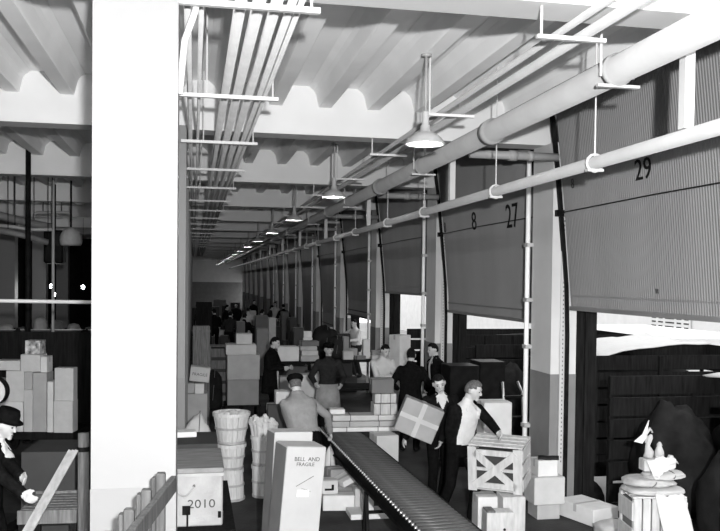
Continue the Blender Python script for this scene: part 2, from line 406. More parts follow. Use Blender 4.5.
# ================================================================== GENERIC GOODS
def carton(name, label, c, w, dp, h, rz, m, tape=True, group=None, tilt=0., strap=False, marks=None, cat='box'):
    """c: base centre"""
    t = thing(name, label, cat, c, rz, group)
    if tilt: t.rotation_euler = (0, tilt, rz)
    b = .006
    MB().box((0, 0, h/2), (w, dp, h), bev=b).build('body', m, t)
    if tape:
        for s in (-1, 1): MB().box((0, s*dp/4, h+.0025), (w-.01, dp/2-.006, .004)).build('flap', m, t)
        MB().box((0, 0, h+.0055), (w+.002, .05, .002)).box((0-(w/2+.001), 0, h-.04), (.002, .05, .09)).box(((w/2+.001), 0, h-.04), (.002, .05, .09)).build('tape', TAPE, t)
    if strap:
        for x in (-w*.22, w*.22): MB().box((x, -dp/2-.002, h/2), (.012, .004, h)).box((x, 0, h+.004), (.012, dp, .004)).build('cord', SEAM, t)
    return t
def front(px0, px1, yt, z, d, dp, rz=0.):
    """front face at depth d: base centre, width, height"""
    a, b = at(px0, yt, d), at(px1, yt, d); wv = (px1-px0)/F*d
    mid = (a+b)/2; h = mid.z-z
    back = V((-math.sin(rz), math.cos(rz), 0))
    c = V((mid.x, mid.y, z))+back*(dp/2)
    return c, wv/max(.6, math.cos(rz+TH)), h
def carton_px(name, label, px0, px1, yt, z, d, dp, rz=0., m=None, **k):
    c, wv, h = front(px0, px1, yt, z, d, dp, rz); carton(name, label, c, wv, dp, h, rz, m or CA[0], **k); return z+h+(.0065 if k.get('tape', True) else .0)
def zfloor_d(px, py, z=0.): return dep(onz(px, py, z))
def slat_crate(name, label, c, w, dp, h, rz, m, nf=4, vertical=False, cross=False, group=None, top=True, inner=None, cat='crate', tilt=0):
    t = thing(name, label, cat, c, rz, group); th = .016
    if tilt: t.rotation_euler = (0, tilt, rz)
    if inner: MB().box((0, 0, h/2-.02), (w-(.14 if cross else .05), dp-(.14 if cross else .05), h-(.14 if cross else .04))).build('contents', inner, t)
    for sx in (-1, 1):
        for sy in (-1, 1): MB().box((sx*(w/2-.025), sy*(dp/2-.025), h/2), (.04, .04, h-.01)).build('corner_post', m, t)
    for s in (-1, 1):
        y = s*(dp/2)
        if vertical:
            sw = w/(nf+.0)
            for k in range(nf): MB().box((-w/2+sw*(k+.5), y, h/2), (sw*.82, th, h)).build('slat', m, t)
        else:
            sh = h/nf
            for k in range(nf):
                if cross and k == 1: continue
                MB().box((0, y, (sh*(k+.5) if not (cross and k == 2) else h*.5)), (w, th, sh*.72 if not cross else (sh*.5 if k != 2 else .035))).build('slat', m, t)
        if cross:
            for q in (-1, 1): MB().bar((-q*(w/2-.07), y+s*.016*(1+.5*(q+1)), .06), (q*(w/2-.07), y+s*.016*(1+.5*(q+1)), h-.06), .016, .085, (0, 0, 1)).build('brace', m, t)
            for q in (-1, 1): MB().box((q*(w/2-.05), y+s*.016, h/2), (.10, th, h)).build('stile', m, t)
        x = s*(w/2)
        for k in range(3): MB().box((x, 0, h*(k+.5)/3), (th, dp-.02, h/3*.7)).build('slat', m, t)
    if top:
        for k in range(4): MB().box((0, -dp/2+dp*(k+.5)/4, h+.008), (w, dp/4*.72, .016)).build('slat', m, t)
    MB().box((0, 0, .008), (w-.04, dp-.04, .014)).build('bottom', m, t)
    return t
def lump(name, label, c, rad, m, seed, rz=0, group=None, cat='sack', rough=.18, flat=True, tie=True):
    t = thing(name, label, cat, c, rz, group)
    def fn(d, p):
        n = noise.noise(V((d.x*1.6+seed, d.y*1.6, d.z*1.6)))*.7+noise.noise(V((d.x*4+seed, d.y*4, d.z*4)))*.4
        k = 1+n*rough; z = p.z*k
        if flat: z = max(z, -rad[2]*.75)
        sq = 1/max(.78, (abs(d.x)**4+abs(d.y)**4+abs(d.z)**4)**.25)
        return V((p.x*k*min(sq, 1.2), p.y*k*min(sq, 1.2), z))
    MB().ell((0, 0, rad[2]*.75), rad, None, 28, 18, fn).build('body', m, t, True)
    if tie: MB().tube([(rad[0]*1.02*math.cos(a)*.18, rad[1]*1.04*math.sin(a), rad[2]*.78+rad[2]*1.03*math.cos(a)) for a in [i*math.pi/12 for i in range(-11, 12)] for _ in (0,)], .006, 5).build('cord', SEAM, t)
    return t
def sheet(name, pts, nu, nv, m, parent=None, thick=.006, wob=.02, seed=0., label=None, cat=None):
    """bilinear cloth patch through 4 corners with wobble and thickness"""
    a, b, c, d = [V(p) for p in pts]; vs = []; fs = []
    nrm = (b-a).cross(d-a).normalized()
    for s in (0, 1):
        for j in range(nv+1):
            for i in range(nu+1):
                u, v_ = i/nu, j/nv
                p = (a*(1-u)+b*u)*(1-v_)+(d*(1-u)+c*u)*v_
                p = p+nrm*(noise.noise(V((u*3+seed, v_*3, seed)))*wob*2+s*thick)
                if v_ == 1 or v_ == 0: p = p+(d-a).normalized()*noise.noise(V((u*6+seed, v_*5, 2)))*wob*2
                vs.append(p)
    N = (nu+1)*(nv+1); idx = lambda i, j, s: s*N+j*(nu+1)+i
    for j in range(nv):
        for i in range(nu):
            fs.append((idx(i, j, 0), idx(i, j+1, 0), idx(i+1, j+1, 0), idx(i+1, j, 0)))
            fs.append((idx(i, j, 1), idx(i+1, j, 1), idx(i+1, j+1, 1), idx(i, j+1, 1)))
    for i in range(nu):
        for j in (0, nv): fs.append((idx(i, j, 0), idx(i+1, j, 0), idx(i+1, j, 1), idx(i, j, 1)))
    for j in range(nv):
        for i in (0, nu): fs.append((idx(i, j, 0), idx(i, j+1, 0), idx(i, j+1, 1), idx(i, j, 1)))
    o = MB().add(vs, fs).build(name, m, parent, True)
    return tag(o, label, cat) if label else o
def basket(name, label, c, r_top, r_bot, h, group=None, contents=None, seed=0):
    t = thing(name, label, 'basket', c, seed*.7, group); n = 18
    for k in range(n):
        a = 2*math.pi*k/n; dlt = math.pi/n*.94; q = []
        for ang in (a-dlt, a+dlt):
            q.append((math.cos(ang), math.sin(ang)))
        th = .006; off = .003*(k % 2)
        vs = []
        for rr in (0, -th):
            for (cx_, sy_), (r, z) in [((q[0]), (r_bot, 0)), ((q[1]), (r_bot, 0)), ((q[1]), (r_top, h)), ((q[0]), (r_top, h))]:
                vs.append((cx_*(r+rr+off), sy_*(r+rr+off), z))
        MB().add(vs, [(0, 1, 2, 3), (7, 6, 5, 4), (0, 4, 5, 1), (1, 5, 6, 2), (2, 6, 7, 3), (3, 7, 4, 0)]).build('stave', VEN, t)
    for z, hh in ((h-.022, .044), (h*.5, .03), (.02, .03)):
        r = r_bot+(r_top-r_bot)*z/h
        MB().lathe([(r+.004, z-hh/2), (r+.012, z-hh/2), (r+.012+.001, z+hh/2), (r+.005, z+hh/2), (r+.004, z-hh/2)], 24).build('hoop', BAND if hh < .04 else VEN, t)
    MB().cyl((0, 0, .002), (0, 0, .012), r_bot-.004 if r_bot > 0 else .01, n=18).build('bottom', VEN, t)
    return t

# ================================================================== PEOPLE
def caps(b, p0, p1, r0, r1, n=12):
    p0, p1 = V(p0), V(p1); d = p1-p0; L = d.length; d = d.normalized() if L > 1e-6 else V((0, 0, 1))
    pts = []; rs = []
    for k in (80, 60, 40, 20): a = math.radians(k); pts.append(p0-d*r0*math.sin(a)); rs.append(max(.001, r0*math.cos(a)))
    for k in (0, .33, .67, 1): pts.append(p0+(p1-p0)*k); rs.append(r0+(r1-r0)*k)
    for k in (20, 40, 60, 80): a = math.radians(k); pts.append(p1+d*r1*math.sin(a)); rs.append(max(.001, r1*math.cos(a)))
    b.tube(pts, rs, n)
def ik(a, t, l1, l2, pole):
    a, t, pole = V(a), V(t), V(pole); d = t-a; L = min(d.length, l1+l2-.004); L = max(L, abs(l1-l2)+.01); d = d.normalized()
    x = (l1*l1-l2*l2+L*L)/(2*L); h = math.sqrt(max(0, l1*l1-x*x)); q = (pole-d*pole.dot(d)).normalized()
    return a+d*x+q*h, a+d*L
def person(label, loc, rz, lean=4, side=0, twist=0, hz=.93, head=(0, 0, 0), rh=None, lh=None, rf=(-.11, .0), lf=(.11, .02), rpole=(-.6, 1, -.2), lpole=(.6, 1, -.2),
           top=CLD, bottom=CLD2, shirt=None, hair=HAIRD, hat=None, coat=0., paint=None, vox=.011, scale=1., apron=None, collar=None, bulk=0., hdir=None, curl=.6, group=None, seat=False):
    """faces local -Y; rh/lh hand targets, rf/lf feet on the ground; heights for a 1.75 m man"""
    t = thing('person', label, 'person', loc, rz, group); t.scale = (scale,)*3
    b = MB(); seg = []   # region capsules (mat index, p0, p1, r)
    la, sa, tw = math.radians(lean), math.radians(side), math.radians(twist)
    P = V((0, 0, hz)); u = V((math.sin(sa), -math.sin(la), math.cos(la)*math.cos(sa))).normalized()
    xl = Matrix.Rotation(tw, 3, u) @ (V((1, 0, 0))-u*u.x).normalized(); yl = u.cross(xl)
    rings = [(-.13, .15, .105), (-.05, .172, .122), (.02, .170, .12), (.11, .150, .108), (.2, .158, .114), (.3, .178, .122), (.38, .188, .118), (.44, .178, .104), (.49, .12, .08), (.53, .062, .062), (.57, .054, .056)]
    if coat: rings = [(-.13-coat, .20, .15), (-.13, .192, .145), (-.02, .185, .135), (.11, .165, .122), (.2, .170, .126), (.3, .188, .13), (.38, .20, .128), (.44, .190, .115), (.49, .13, .09), (.53, .066, .066), (.57, .054, .056)]
    n = 20; vs = []
    for (q, wx, wy) in rings:
        base = P + (u*q if q > 0 else V((0, 0, q)))
        ax, ay = (xl, yl) if q > 0 else (V((1, 0, 0)), V((0, 1, 0)))
        for k in range(n):
            a = 2*math.pi*k/n; ca, sn = math.cos(a), math.sin(a)
            e = .8; ca = math.copysign(abs(ca)**e, ca); sn = math.copysign(abs(sn)**e, sn)
            vs.append(base+ax*ca*(wx+bulk)+ay*sn*(wy+bulk))
    m = len(rings); fs = [(i*n+k, i*n+(k+1) % n, (i+1)*n+(k+1) % n, (i+1)*n+k) for i in range(m-1) for k in range(n)]+[tuple(range(n-1, -1, -1)), tuple(range((m-1)*n, m*n))]
    b.add(vs, fs)
    seg.append((1, P+u*.06, P+u*.42, .17)); seg.append((2, P-V((0, 0, .10)), P-V((0, 0, .01)), .175 if not coat else .14))
    if coat: seg.append((1, P-V((0, 0, coat+.12)), P, .2))
    # arms
    for s, tgt, pole in ((-1, rh, rpole), (1, lh, lpole)):
        sh = P+u*.435+xl*s*.175
        if tgt is None: tgt = sh+V((s*.06, -.06, -.53))
        el, wr = ik(sh, tgt, .285, .255, pole)
        g = .012 if top in (CLD, CLM) else .006
        caps(b, sh, el, .060+g, .046+g); caps(b, el, wr, .046+g, .034+g)
        seg += [(1, sh, el, .06), (1, el, wr, .045)]
        d = (wr-el).normalized(); hd_ = V(hdir) if hdir else d; hd_ = (hd_*.6+d*.4).normalized()
        sv = V((s, 0, 0)); sv = (sv-hd_*sv.dot(hd_)); sv = sv.normalized() if sv.length > .1 else V((0, 0, 1)).cross(hd_).normalized()
        # palm plane: thumb to the front, palm to the body
        nn = -sv; tv = hd_.cross(nn).normalized()
        if tv.y > 0: tv = -tv
        caps(b, wr, wr+hd_*.03, .028, .028, 8)
        for j in (-1, -.33, .33, 1): caps(b, wr+hd_*.02+tv*j*.018, wr+hd_*.085+tv*j*.030, .016, .013, 8)
        for j, fl_ in ((-1, .055), (-.33, .07), (.33, .076), (1, .068)):
            k0 = wr+hd_*.085+tv*j*.030; dd = (hd_*math.cos(curl*.6)+nn*math.sin(curl*.6)); k1 = k0+dd*fl_*.5
            d2 = (hd_*math.cos(curl*1.6)+nn*math.sin(curl*1.6)); k2 = k1+d2*fl_*.5
            caps(b, k0, k1, .0105, .0095, 8); caps(b, k1, k2, .0095, .008, 8)
        th0 = wr+hd_*.03+tv*.02; th1 = th0+(hd_*.6+tv*.7+nn*.2).normalized()*.045; caps(b, th0, th1, .014, .012, 8); caps(b, th1, th1+(hd_*.85+tv*.25+nn*.3).normalized()*.035, .012, .009, 8)
        seg.append((0, wr+hd_*.035, wr+hd_*.15, .03))
    # legs
    for s, ft in ((-1, rf), (1, lf)):
        hp = P+V((s*.088, 0, -.03)); fz = ft[2] if len(ft) > 2 else 0.
        an = V((ft[0], ft[1]+.03, fz+.10)); kn, an2 = ik(hp, an, .425, .42, (s*.15, -1, 0)); an = an2
        caps(b, hp, kn, .092, .066); caps(b, kn, an, .066, .056); caps(b, an, V((an.x, an.y, fz+.06)), .056, .055)
        fd = V((s*.12, -1, 0)).normalized()
        b.ell(V((an.x, an.y, fz+.045))+fd*.075, (.048, .14, .045), rotm(0, 0, s*.12), 14, 8, lambda d, p: V((p.x, p.y, max(p.z, -.044))))
        seg += [(2, hp, kn, .09), (2, kn, an, .062), (3, V((an.x, an.y, fz+.04))-fd*.04, V((an.x, an.y, fz+.04))+fd*.2, .045)]
    # head
    hy, hpn, hr = [math.radians(q) for q in head]
    nk = P+u*.54; tilt = Matrix.Rotation(la*.55, 3, 'X') @ Matrix.Rotation(sa*.5, 3, 'Y')
    HR = Matrix.Rotation(tw, 3, 'Z') @ tilt @ Matrix.Rotation(hy, 3, 'Z') @ Matrix.Rotation(hpn, 3, 'X') @ Matrix.Rotation(hr, 3, 'Y')
    hc = nk+HR @ V((0, -.015, .055))+HR @ V((0, -.012, .085))
    def skull(d, p):
        k = max(0, -d.z-.1)
        x = p.x*(1-.32*k); y = p.y
        if d.y < 0: y = p.y*(1-.06*k)-.012*k*(1 if d.y < -.3 else 0)
        else: y = p.y*(1-.45*k)
        if d.y < -.6 and abs(d.x) < .6: y = max(y, -.088)
        return V((x, y, p.z))
    b.ell(hc, (.074, .094, .115), HR, 24, 18, skull)
    caps(b, hc+HR @ V((0, -.085, .018)), hc+HR @ V((0, -.104, -.022)), .009, .014, 8)
    b.ell(hc+HR @ V((0, -.078, -.062)), (.028, .018, .014), HR, 10, 6)       # lips
    b.ell(hc+HR @ V((0, -.076, -.095)), (.026, .02, .018), HR, 10, 6)        # chin
    b.ell(hc+HR @ V((0, -.078, .035)), (.05, .016, .012), HR, 10, 6)         # brow
    for s in (-1, 1): b.ell(hc+HR @ V((s*.076, .006, -.004)), (.012, .022, .032), HR, 10, 8)
    caps(b, nk-u*.05, hc+HR @ V((0, .02, -.07)), .056, .056)
    seg += [(0, hc+V((0, 0, -.04)), hc+V((0, 0, .04)), .09), (0, nk-u*.005, hc, .056)]
    me = b.mesh('tmp', SKIN); o = bpy.data.objects.new('tmp', me); C.objects.link(o)
    md = o.modifiers.new('r', 'REMESH'); md.mode = 'VOXEL'; md.voxel_size = vox; md.use_smooth_shade = True
    ms = o.modifiers.new('s', 'SMOOTH'); ms.factor = .5; ms.iterations = 2
    body = evalmesh(o); bpy.data.objects.remove(o); body.name = 'body'
    body.materials.clear()
    for m_ in (SKIN, top, bottom, SHOE, shirt or top): body.materials.append(m_)
    N = len(body.polygons); cc = np.empty(N*3); body.polygons.foreach_get('center', cc); cc = cc.reshape(-1, 3)
    best = np.full(N, 9.); idx = np.zeros(N, int); sid = np.zeros(N, int); si = -1
    for mi, p0, p1, r in seg:
        si += 1
        p0, p1 = np.array(p0), np.array(p1); d = p1-p0; L2 = max(1e-9, d@d); tt = np.clip((cc-p0)@d/L2, 0, 1)
        dist = np.linalg.norm(cc-(p0+tt[:, None]*d), axis=1)-r
        w_ = dist < best; best[w_] = dist[w_]; idx[w_] = mi; sid[w_] = si
    # torso local coordinates for shirt fronts
    rel = cc-np.array(P); tq = rel@np.array(u); tx = rel@np.array(xl); ty = rel@np.array(yl)
    # body below the hairline of the collar is cloth
    if paint is not None:
        k = paint(tq, tx, ty)&(idx == 1)&(sid == 0); idx[k] = 4
    body.polygons.foreach_set('material_index', idx.astype('int32')); body.update()
    bo = place(body, 'body', t)
    # face details
    for s in (-1, 1):
        MB().ell(hc+HR @ V((s*.031, -.0835, .008)), (.012, .008, .0065), HR, 8, 6).build('eye', INK, t, True)
        MB().ell(hc+HR @ V((s*.032, -.090, .030)), (.018, .005, .0035), HR, 8, 6).build('eyebrow', hair, t, True)
    MB().ell(hc+HR @ V((0, -.093, -.062)), (.022, .006, .004), HR, 8, 6).build('mouth', INKG, t, True)
    def hf(d, p):
        keep = d.z > .52 or (d.y > -.12 and d.z > -.25 and not (abs(d.x) > .75 and d.z < .12 and d.y < .35)) or (d.y > .25 and d.z > -.5) or (d.y > -.5 and d.z > .3)
        k = 1.09+.05*noise.noise(d*5)+(.06 if d.z > .4 and d.y < 0 else 0) if keep else .8
        return V((p.x*k, p.y*k, p.z*(k if d.z < 0 else k*1.0)))
    MB().ell(hc, (.074, .096, .113), HR, 26, 18, hf).build('hair', hair, t, True)
    def xf(mb):
        mb.v = [tuple(hc+HR @ V(p)) for p in mb.v]; return mb
    if hat == 'cap':
        hb = MB(); hb.lathe([(.0, .135), (.06, .132), (.10, .115), (.112, .09), (.10, .065), (.092, .045), (.085, .045), (.0, .09)], 24)
        hb.v = [(p[0]*.95, p[1]*1.12, p[2]) for p in hb.v]
        hk = xf(hb).build('cap', CLD2, t, True); vb = MB(); vb.ell((0, -.115, .05), (.075, .055, .008), rotm(.25), 14, 6); xf(vb).build('visor', CLD2, hk, True)
    if hat == 'fedora':
        hb = MB(); hb.lathe([(.0, .14), (.05, .15), (.075, .145), (.088, .11), (.094, .055), (.118, .045), (.128, .05), (.129, .046), (.118, .038), (.09, .045), (.0, .06)], 26)
        hb.v = [(p[0]*.92, p[1]*1.12, p[2]) for p in hb.v]; xf(hb).build('hat', CLD2, t, True)
    if collar is not None:
        for s in (-1, 1):
            c0 = P+u*.525-yl*.062+xl*s*.012; c1 = P+u*.535+xl*s*.066-yl*.01; c2 = P+u*.44-yl*.112+xl*s*.075
            MB().prism([c0, c1, c2], -yl*.008).build('collar', collar, t)
    if apron is not None:
        pr = []
        for k in range(9):
            a = math.radians(-70+k*17.5)
            pr.append((math.sin(a), -math.cos(a)))
        vs = []; fs = []
        for (z, wx, wy) in ((-.40, .25, .21), (-.2, .235, .19), (.03, .20, .155)):
            for (sx_, sy_) in pr: vs.append(P+V((sx_*wx, sy_*wy, z)))
        for (z, wx, wy) in ((-.40, .24, .20), (-.2, .225, .18), (.03, .19, .145)):
            for (sx_, sy_) in pr: vs.append(P+V((sx_*wx, sy_*wy, z)))
        q = 9
        for o_ in (0, 27):
            for i in range(2):
                for k in range(q-1): fs.append((o_+i*q+k, o_+i*q+k+1, o_+(i+1)*q+k+1, o_+(i+1)*q+k))
        for k in range(q-1):
            for r0 in (0, 2): fs.append((r0*q+k, r0*q+k+1, 27+r0*q+k+1, 27+r0*q+k))
        MB().add(vs, fs).build('apron', apron, t, True)
    t['_hc'] = tuple(hc); del t['_hc']
    return t
def stand(px, py_head, zh, d=None):
    """ground point under a head seen at a pixel, its height zh"""
    p = at(px, py_head, d) if d else onz(px, py_head, zh); return V((p.x, p.y, 0))
def face_cam(p, ang=0.):
    """z rotation that turns a figure's front to the camera, plus ang degrees (positive: to the picture's right)"""
    return math.atan2(p.x, -(-p.y))*-1+math.radians(ang)
def to_local(pw, base, rz): return Matrix.Rotation(-rz, 3, 'Z') @ (V(pw)-V(base))

# ================================================================== ROLLER CONVEYOR
ZR = .70
c0 = (onz(422, 531, ZR)+onz(484, 531, ZR))/2; c1 = (onz(334, 440, ZR)+onz(371, 440, ZR))/2
wr_ = abs((onz(484, 531, ZR)-onz(422, 531, ZR)).x)*.99
dv = (c1-c0).normalized(); rzc = math.atan2(-dv.x, dv.y); A0, A1 = -1.8, (c1-c0).length+1.15
cv = thing('roller_conveyor', 'long dark roller conveyor with shiny roller ends on trestle legs', 'conveyor', (c0.x, c0.y, 0), rzc)
hw = wr_*math.cos(rzc)/2
rm = MB().cyl((-hw+.02, 0, 0), (hw-.02, 0, 0), .028, n=14).cyl((-hw+.003, 0, 0), (-hw+.02, 0, 0), .012, n=8).cyl((hw-.02, 0, 0), (hw-.003, 0, 0), .012, n=8).mesh('roller', ROLLM, True)
cap = MB().cyl((-.012, 0, 0), (.012, 0, 0), .016, n=8).mesh('axle_end', STEEL, True)
k = A0+.05
while k < A1:
    r = place(rm, 'roller', cv, (0, k, ZR-.031)); place(cap, 'axle_end', r, (-hw-.012, 0, .012)); k += .098
for s in (-1, 1):
    MB().box((s*(hw+.012), (A0+A1)/2, ZR-.085), (.02, A1-A0, .12)).box((s*(hw+.03), (A0+A1)/2, ZR-.142), (.05, A1-A0, .008)).build('side_rail', STEELD, cv)
for y in (.2, 2.3, 4.4):
    for s in (-1, 1):
        MB().bar((s*(hw-.02), y-.10, 0), (s*(hw-.02), y, ZR-.15), .035, .035).bar((s*(hw-.02), y+.10, 0), (s*(hw-.02), y, ZR-.15), .035, .035).build('leg', STEELD, cv)
    MB().bar((-hw+.02, y, .25), (hw-.02, y, .25), .03, .03).build('cross_brace', STEELD, cv)

# long flat packages lying across the far end of the conveyor
z = ZR+.0; dB = 12.05
for i, (x0, x1, yt, m, lab) in enumerate(((327, 398, 427.5, CA[4], 'long pale plank-like package lying lowest across the conveyor end'), (331, 398, 421.5, CA[0], 'long narrow package second up across the conveyor end'),
        (333, 396, 415.5, CA[2], 'long narrow package third up across the conveyor end'), (330, 345, 409.5, CA[4], 'short crumpled white parcel lying on the long packages'))):
    c, wv, h = front(x0, x1, yt, z, dB+i*.03, .30 if i < 3 else .2, -.05); carton('flat_package', lab, c, wv, .30 if i < 3 else .2, h, -.05, m, tape=False, strap=i < 3); z2 = z; z += h+ (.006 if i < 3 else 0)
    if i == 2: zpk = z
z = zpk
z = carton_px('wooden_box', 'pale wooden box on the right end of the long packages', 374, 397, 404, z, 12.15, .3, -.05, TIML, strap=True, tape=False)+.006
z = carton_px('wooden_box', 'small strapped wooden box topping the long packages', 375, 396.5, 394, z, 12.2, .25, -.05, TIML, strap=True, tape=False)+.006
carton_px('grey_carton', 'grey carton on the small strapped box, where the white-shirted man leans', 372, 394, 379.5, z, 12.22, .26, -.05, CA[3])
# pale carton standing right of the conveyor end
carton_px('pale_carton', 'pale carton on the floor against the far right side of the conveyor', 377, 399, 436, 0, 11.7, .35, .1, CA[2])

# ================================================================== PARCELS ON THE FLOOR LEFT OF THE CONVEYOR
d0 = zfloor_d(338, 511)
za = carton_px('white_carton', 'wide white parcel on the floor left of the conveyor leg', 323, 354.5, 496, 0, d0, .42, -.12, CA[4])
zb_ = carton_px('stencilled_carton', 'small parcel with a black hook mark, resting on the wide white parcel', 322, 338, 481, za, d0+.06, .2, -.05, CA[2])
c, wv, h = front(322, 338, 481, za, d0+.06, .2, -.05)
hk = MB(); q0 = V((c.x, c.y, za)) + V((0, -.1, 0))
hk.box((-.015, -.105, h*.35), (.10, .006, .025)).box((.035, -.105, h*.5), (.03, .006, .07))
for o in C.objects:
    if o.name.startswith('stencilled_carton'): hk.build('hook_mark', INK, o)
carton_px('parcel', 'grey parcel behind the hook-marked parcel', 331, 346, 470, za, d0+.30, .25, .2, CA[1])
c = at(348, 482, d0+.05)
carton('flat_parcel', 'open pale parcel tipped on top of the floor pile', V((c.x+.02, c.y+.14, c.z-.02)), .26, .26, .07, .35, CA[4], tilt=-.35)
carton_px('parcel', 'upright pale parcel beside the wide white parcel', 355, 361.5, 489, 0, d0+.10, .2, 0, CA[2])
zz = carton_px('flat_parcel', 'flat white slab parcel on the floor under the conveyor leg', 351, 390, 514, 0, zfloor_d(368, 519.5), .35, 0, CA[4], tape=False)
carton_px('parcel', 'narrow two-tone parcel standing on the flat white slab', 362, 374, 495, zz, zfloor_d(368, 519.5)+.08, .2, -.1, CA[2])
carton_px('parcel', 'squat parcel wedged behind the narrow one under the conveyor', 356, 368, 484, 0, d0+.42, .3, .3, CA[0])
lump('paper_roll', 'rounded white paper bundle standing behind the floor parcels', V((*at(329.5, 460, 11.15).xy, 0)), (.07, .07, .38), PAPER, 3.1, rough=.05, cat='bundle')

# ================================================================== BASKETS
def basket_at(px, py, z=0): p = onz(px, py, z); return V((p.x, p.y+.2, z))
pA = basket_at(231.5, 503)
basket('bushel_basket', 'upturned bushel basket on the floor at the bottom of the taller basket stack', pA, .150, .172, .40, seed=1)
basket('bushel_basket', 'middle bushel basket of the taller basket stack', pA+V((0, 0, .402)), .185, .145, .33, seed=2)
basket('bushel_basket', 'top bushel basket heaped with white parcels on the taller stack', pA+V((0, 0, .735)), .235, .165, .40, seed=3)
for k in range(9):
    a = k*2.4; r = .05+.11*(k % 3)/2
    lump('white_parcel', 'small white parcel heaped in the top bushel basket', pA+V((r*math.cos(a), r*math.sin(a), 1.06+.01*(k % 2))), (.06, .05, .05), PAPER, k*1.7, a, 'parcels in the top basket', 'parcel', .2, True, False)
MB().cyl(pA+V((0, 0, 1.03)), pA+V((0, 0, 1.06)), .2, n=18).build('basket_filling', PAPER); tag(bpy.data.objects['basket_filling'], 'flat layer of white paper inside the top bushel basket', 'paper')
pB = basket_at(264.5, 500)
basket('bushel_basket', 'slim basket on the floor under the basket of rolled papers', pB, .150, .135, .42, seed=4)
basket('bushel_basket', 'slim basket filled with upright rolled white papers', pB+V((0, 0, .425)), .165, .135, .38, seed=5)
for k in range(10):
    a = k*2.399; r = .125*math.sqrt((k+.5)/10); z0 = .47; hh = .44+.16*random.random()
    b0 = pB+V((r*.7*math.cos(a), r*.7*math.sin(a), z0)); tp = pB+V((r*1.25*math.cos(a), r*1.25*math.sin(a), z0+hh))
    t = thing('paper_roll', 'rolled white paper standing in the slim basket', 'paper roll', b0, 0, 'rolled papers in the slim basket')
    e = tp-b0; MB().tube([(0, 0, 0), e*.6, e], [.026, .042, .050], 9).build('roll', PAPER, t, True)
    def crumple(d, p, k=k): return p*(1+.45*noise.noise(d*2.2+V((k*3.1, 0, 0)))+.2*noise.noise(d*6+V((0, k, 0))))
    MB().ell(e, (.055, .055, .075), None, 12, 9, crumple).build('crumpled_top', PAPER, t)
# dark and pale cartons behind the baskets
carton_px('dark_carton', 'dark open carton standing behind the slim basket', 268, 285, 405, 0, 12.0, .3, 0, CA[5])
carton_px('mottled_carton', 'mottled pale carton on the dark one behind the slim basket', 276, 290, 392, onz(283, 405, 0).z+at(283, 405, 12.0).z+.008, 12.02, .25, 0, CA[2])

# ================================================================== TALL LEANING CARTONS
def tall_carton(label, px0, px1, yt, d, dp, rz, tilt, m, sidem, words=False):
    c, wv, h = front(px0, px1, yt, 0, d, dp, rz); t = thing('tall_carton', label, 'box', c, rz); 
    lift = abs(math.sin(tilt))*wv/2
    t.location.z = lift; t.rotation_euler = (0, tilt, rz); t.location.x += -math.sin(tilt)*h
    MB().box((0, 0, h/2), (wv, dp, h), bev=.006).build('body', m, t)
    MB().box((-wv/2-.001, 0, h/2), (.003, dp-.01, h-.02)).build('side_panel', sidem, t)
    MB().box((0, 0, h+.001), (wv-.01, dp-.01, .003)).build('lid', CA[0], t)
    if words:
        y = -dp/2-.001
        text('BELL', .05, t, INKG, (-.055, y, h-.105), (1, 0, 0), (0, 0, 1), 'stencil'); text('AND', .05, t, INKG, (.075, y, h-.105), (1, 0, 0), (0, 0, 1), 'stencil')
        text('FRAGILE', .045, t, INKG, (.0, y, h-.15), (1, 0, 0), (0, 0, 1), 'stencil')
        MB().bar((-.07, y, h-.34), (.085, y, h-.25), .002, .008, (0, 1, 0)).bar((-.02, y, h-.355), (.07, y, h-.385), .002, .006, (0, 1, 0)).build('pen_stroke', INKG, t)
        MB().box((.0, y, h-.40), (.11, .003, .06)).build('address_label', PAPER, t)
    return t
tall_carton('tall pale carton with stencilled words leaning in front of the other tall one', 288.5, 327, 449, 7.3, .30, .22, .085, mat('stencil_board', .30, .75, .06, 5), CA[3], True)
tall_carton('tall pale carton with dark side standing behind the stencilled one', 276, 313, 433.5, 7.75, .22, .22, .05, CA[0], CA[3])

# ================================================================== TRUNK 2010 AND ITS NEIGHBOURS
pl = thing('platform_truck', 'low dark platform truck under the white trunk', 'cart', (0, 0, 0))
dT = 8.0; cT, wT, hT = front(158, 222, 468.5, .50, dT, .95, .0)
pl.location = (cT.x-.05, cT.y+.35, 0)
MB().box((0, 0, .455), (.95, 2.0, .09)).build('deck', TIMD, pl)
for x in (-.38, .38):
    for y in (-.8, .8): MB().cyl((x-.03, y, .16), (x+.03, y, .16), .16, n=18).build('wheel', STEELD, pl)
for y in (-.8, .8): MB().cyl((-.4, y, .16), (.4, y, .16), .02, n=8).box((0, y, .30), (.1, .1, .24)).build('axle', STEELD, pl)
tr = thing('trunk', 'white canvas trunk marked 2010 with a dark lid and rope handle', 'trunk', cT, 0)
hb = hT-.05
MB().box((0, 0, hb/2), (wT, .95, hb), bev=.012).build('body', mat('trunk_canvas', .33, .75, .12, 7, bump=.3), tr)
MB().box((0, 0, hb+.025), (wT+.02, .97, .05), bev=.008).build('lid', mat('trunk_lid', .19, .6, .3, 4, stretch=(1, 6, 1)), tr)
MB().box((0, -.486, hb-.012), (wT+.02, .006, .03)).build('edge_binding', mat('trunk_binding', .36, .7, .1, 6), tr)
xr = wT/2
text('2010', .115, tr, INKG, (xr-.20, -.4765, hb*.42), (1, 0, 0), (0, 0, 1), 'stencil', .002, 1.15)
hx = xr-.36
MB().tube([(hx-.09+.18*i/8, -.486-.012*math.sin(math.pi*i/8), hb*.76-.085*math.sin(math.pi*i/8)) for i in range(9)], .008, 6).build('rope_handle', BAND, tr, True)
for s in (-1, 1): MB().cyl((hx+s*.09, -.476, hb*.77), (hx+s*.09, -.49, hb*.77), .014, n=8).build('rivet', SEAM, tr)
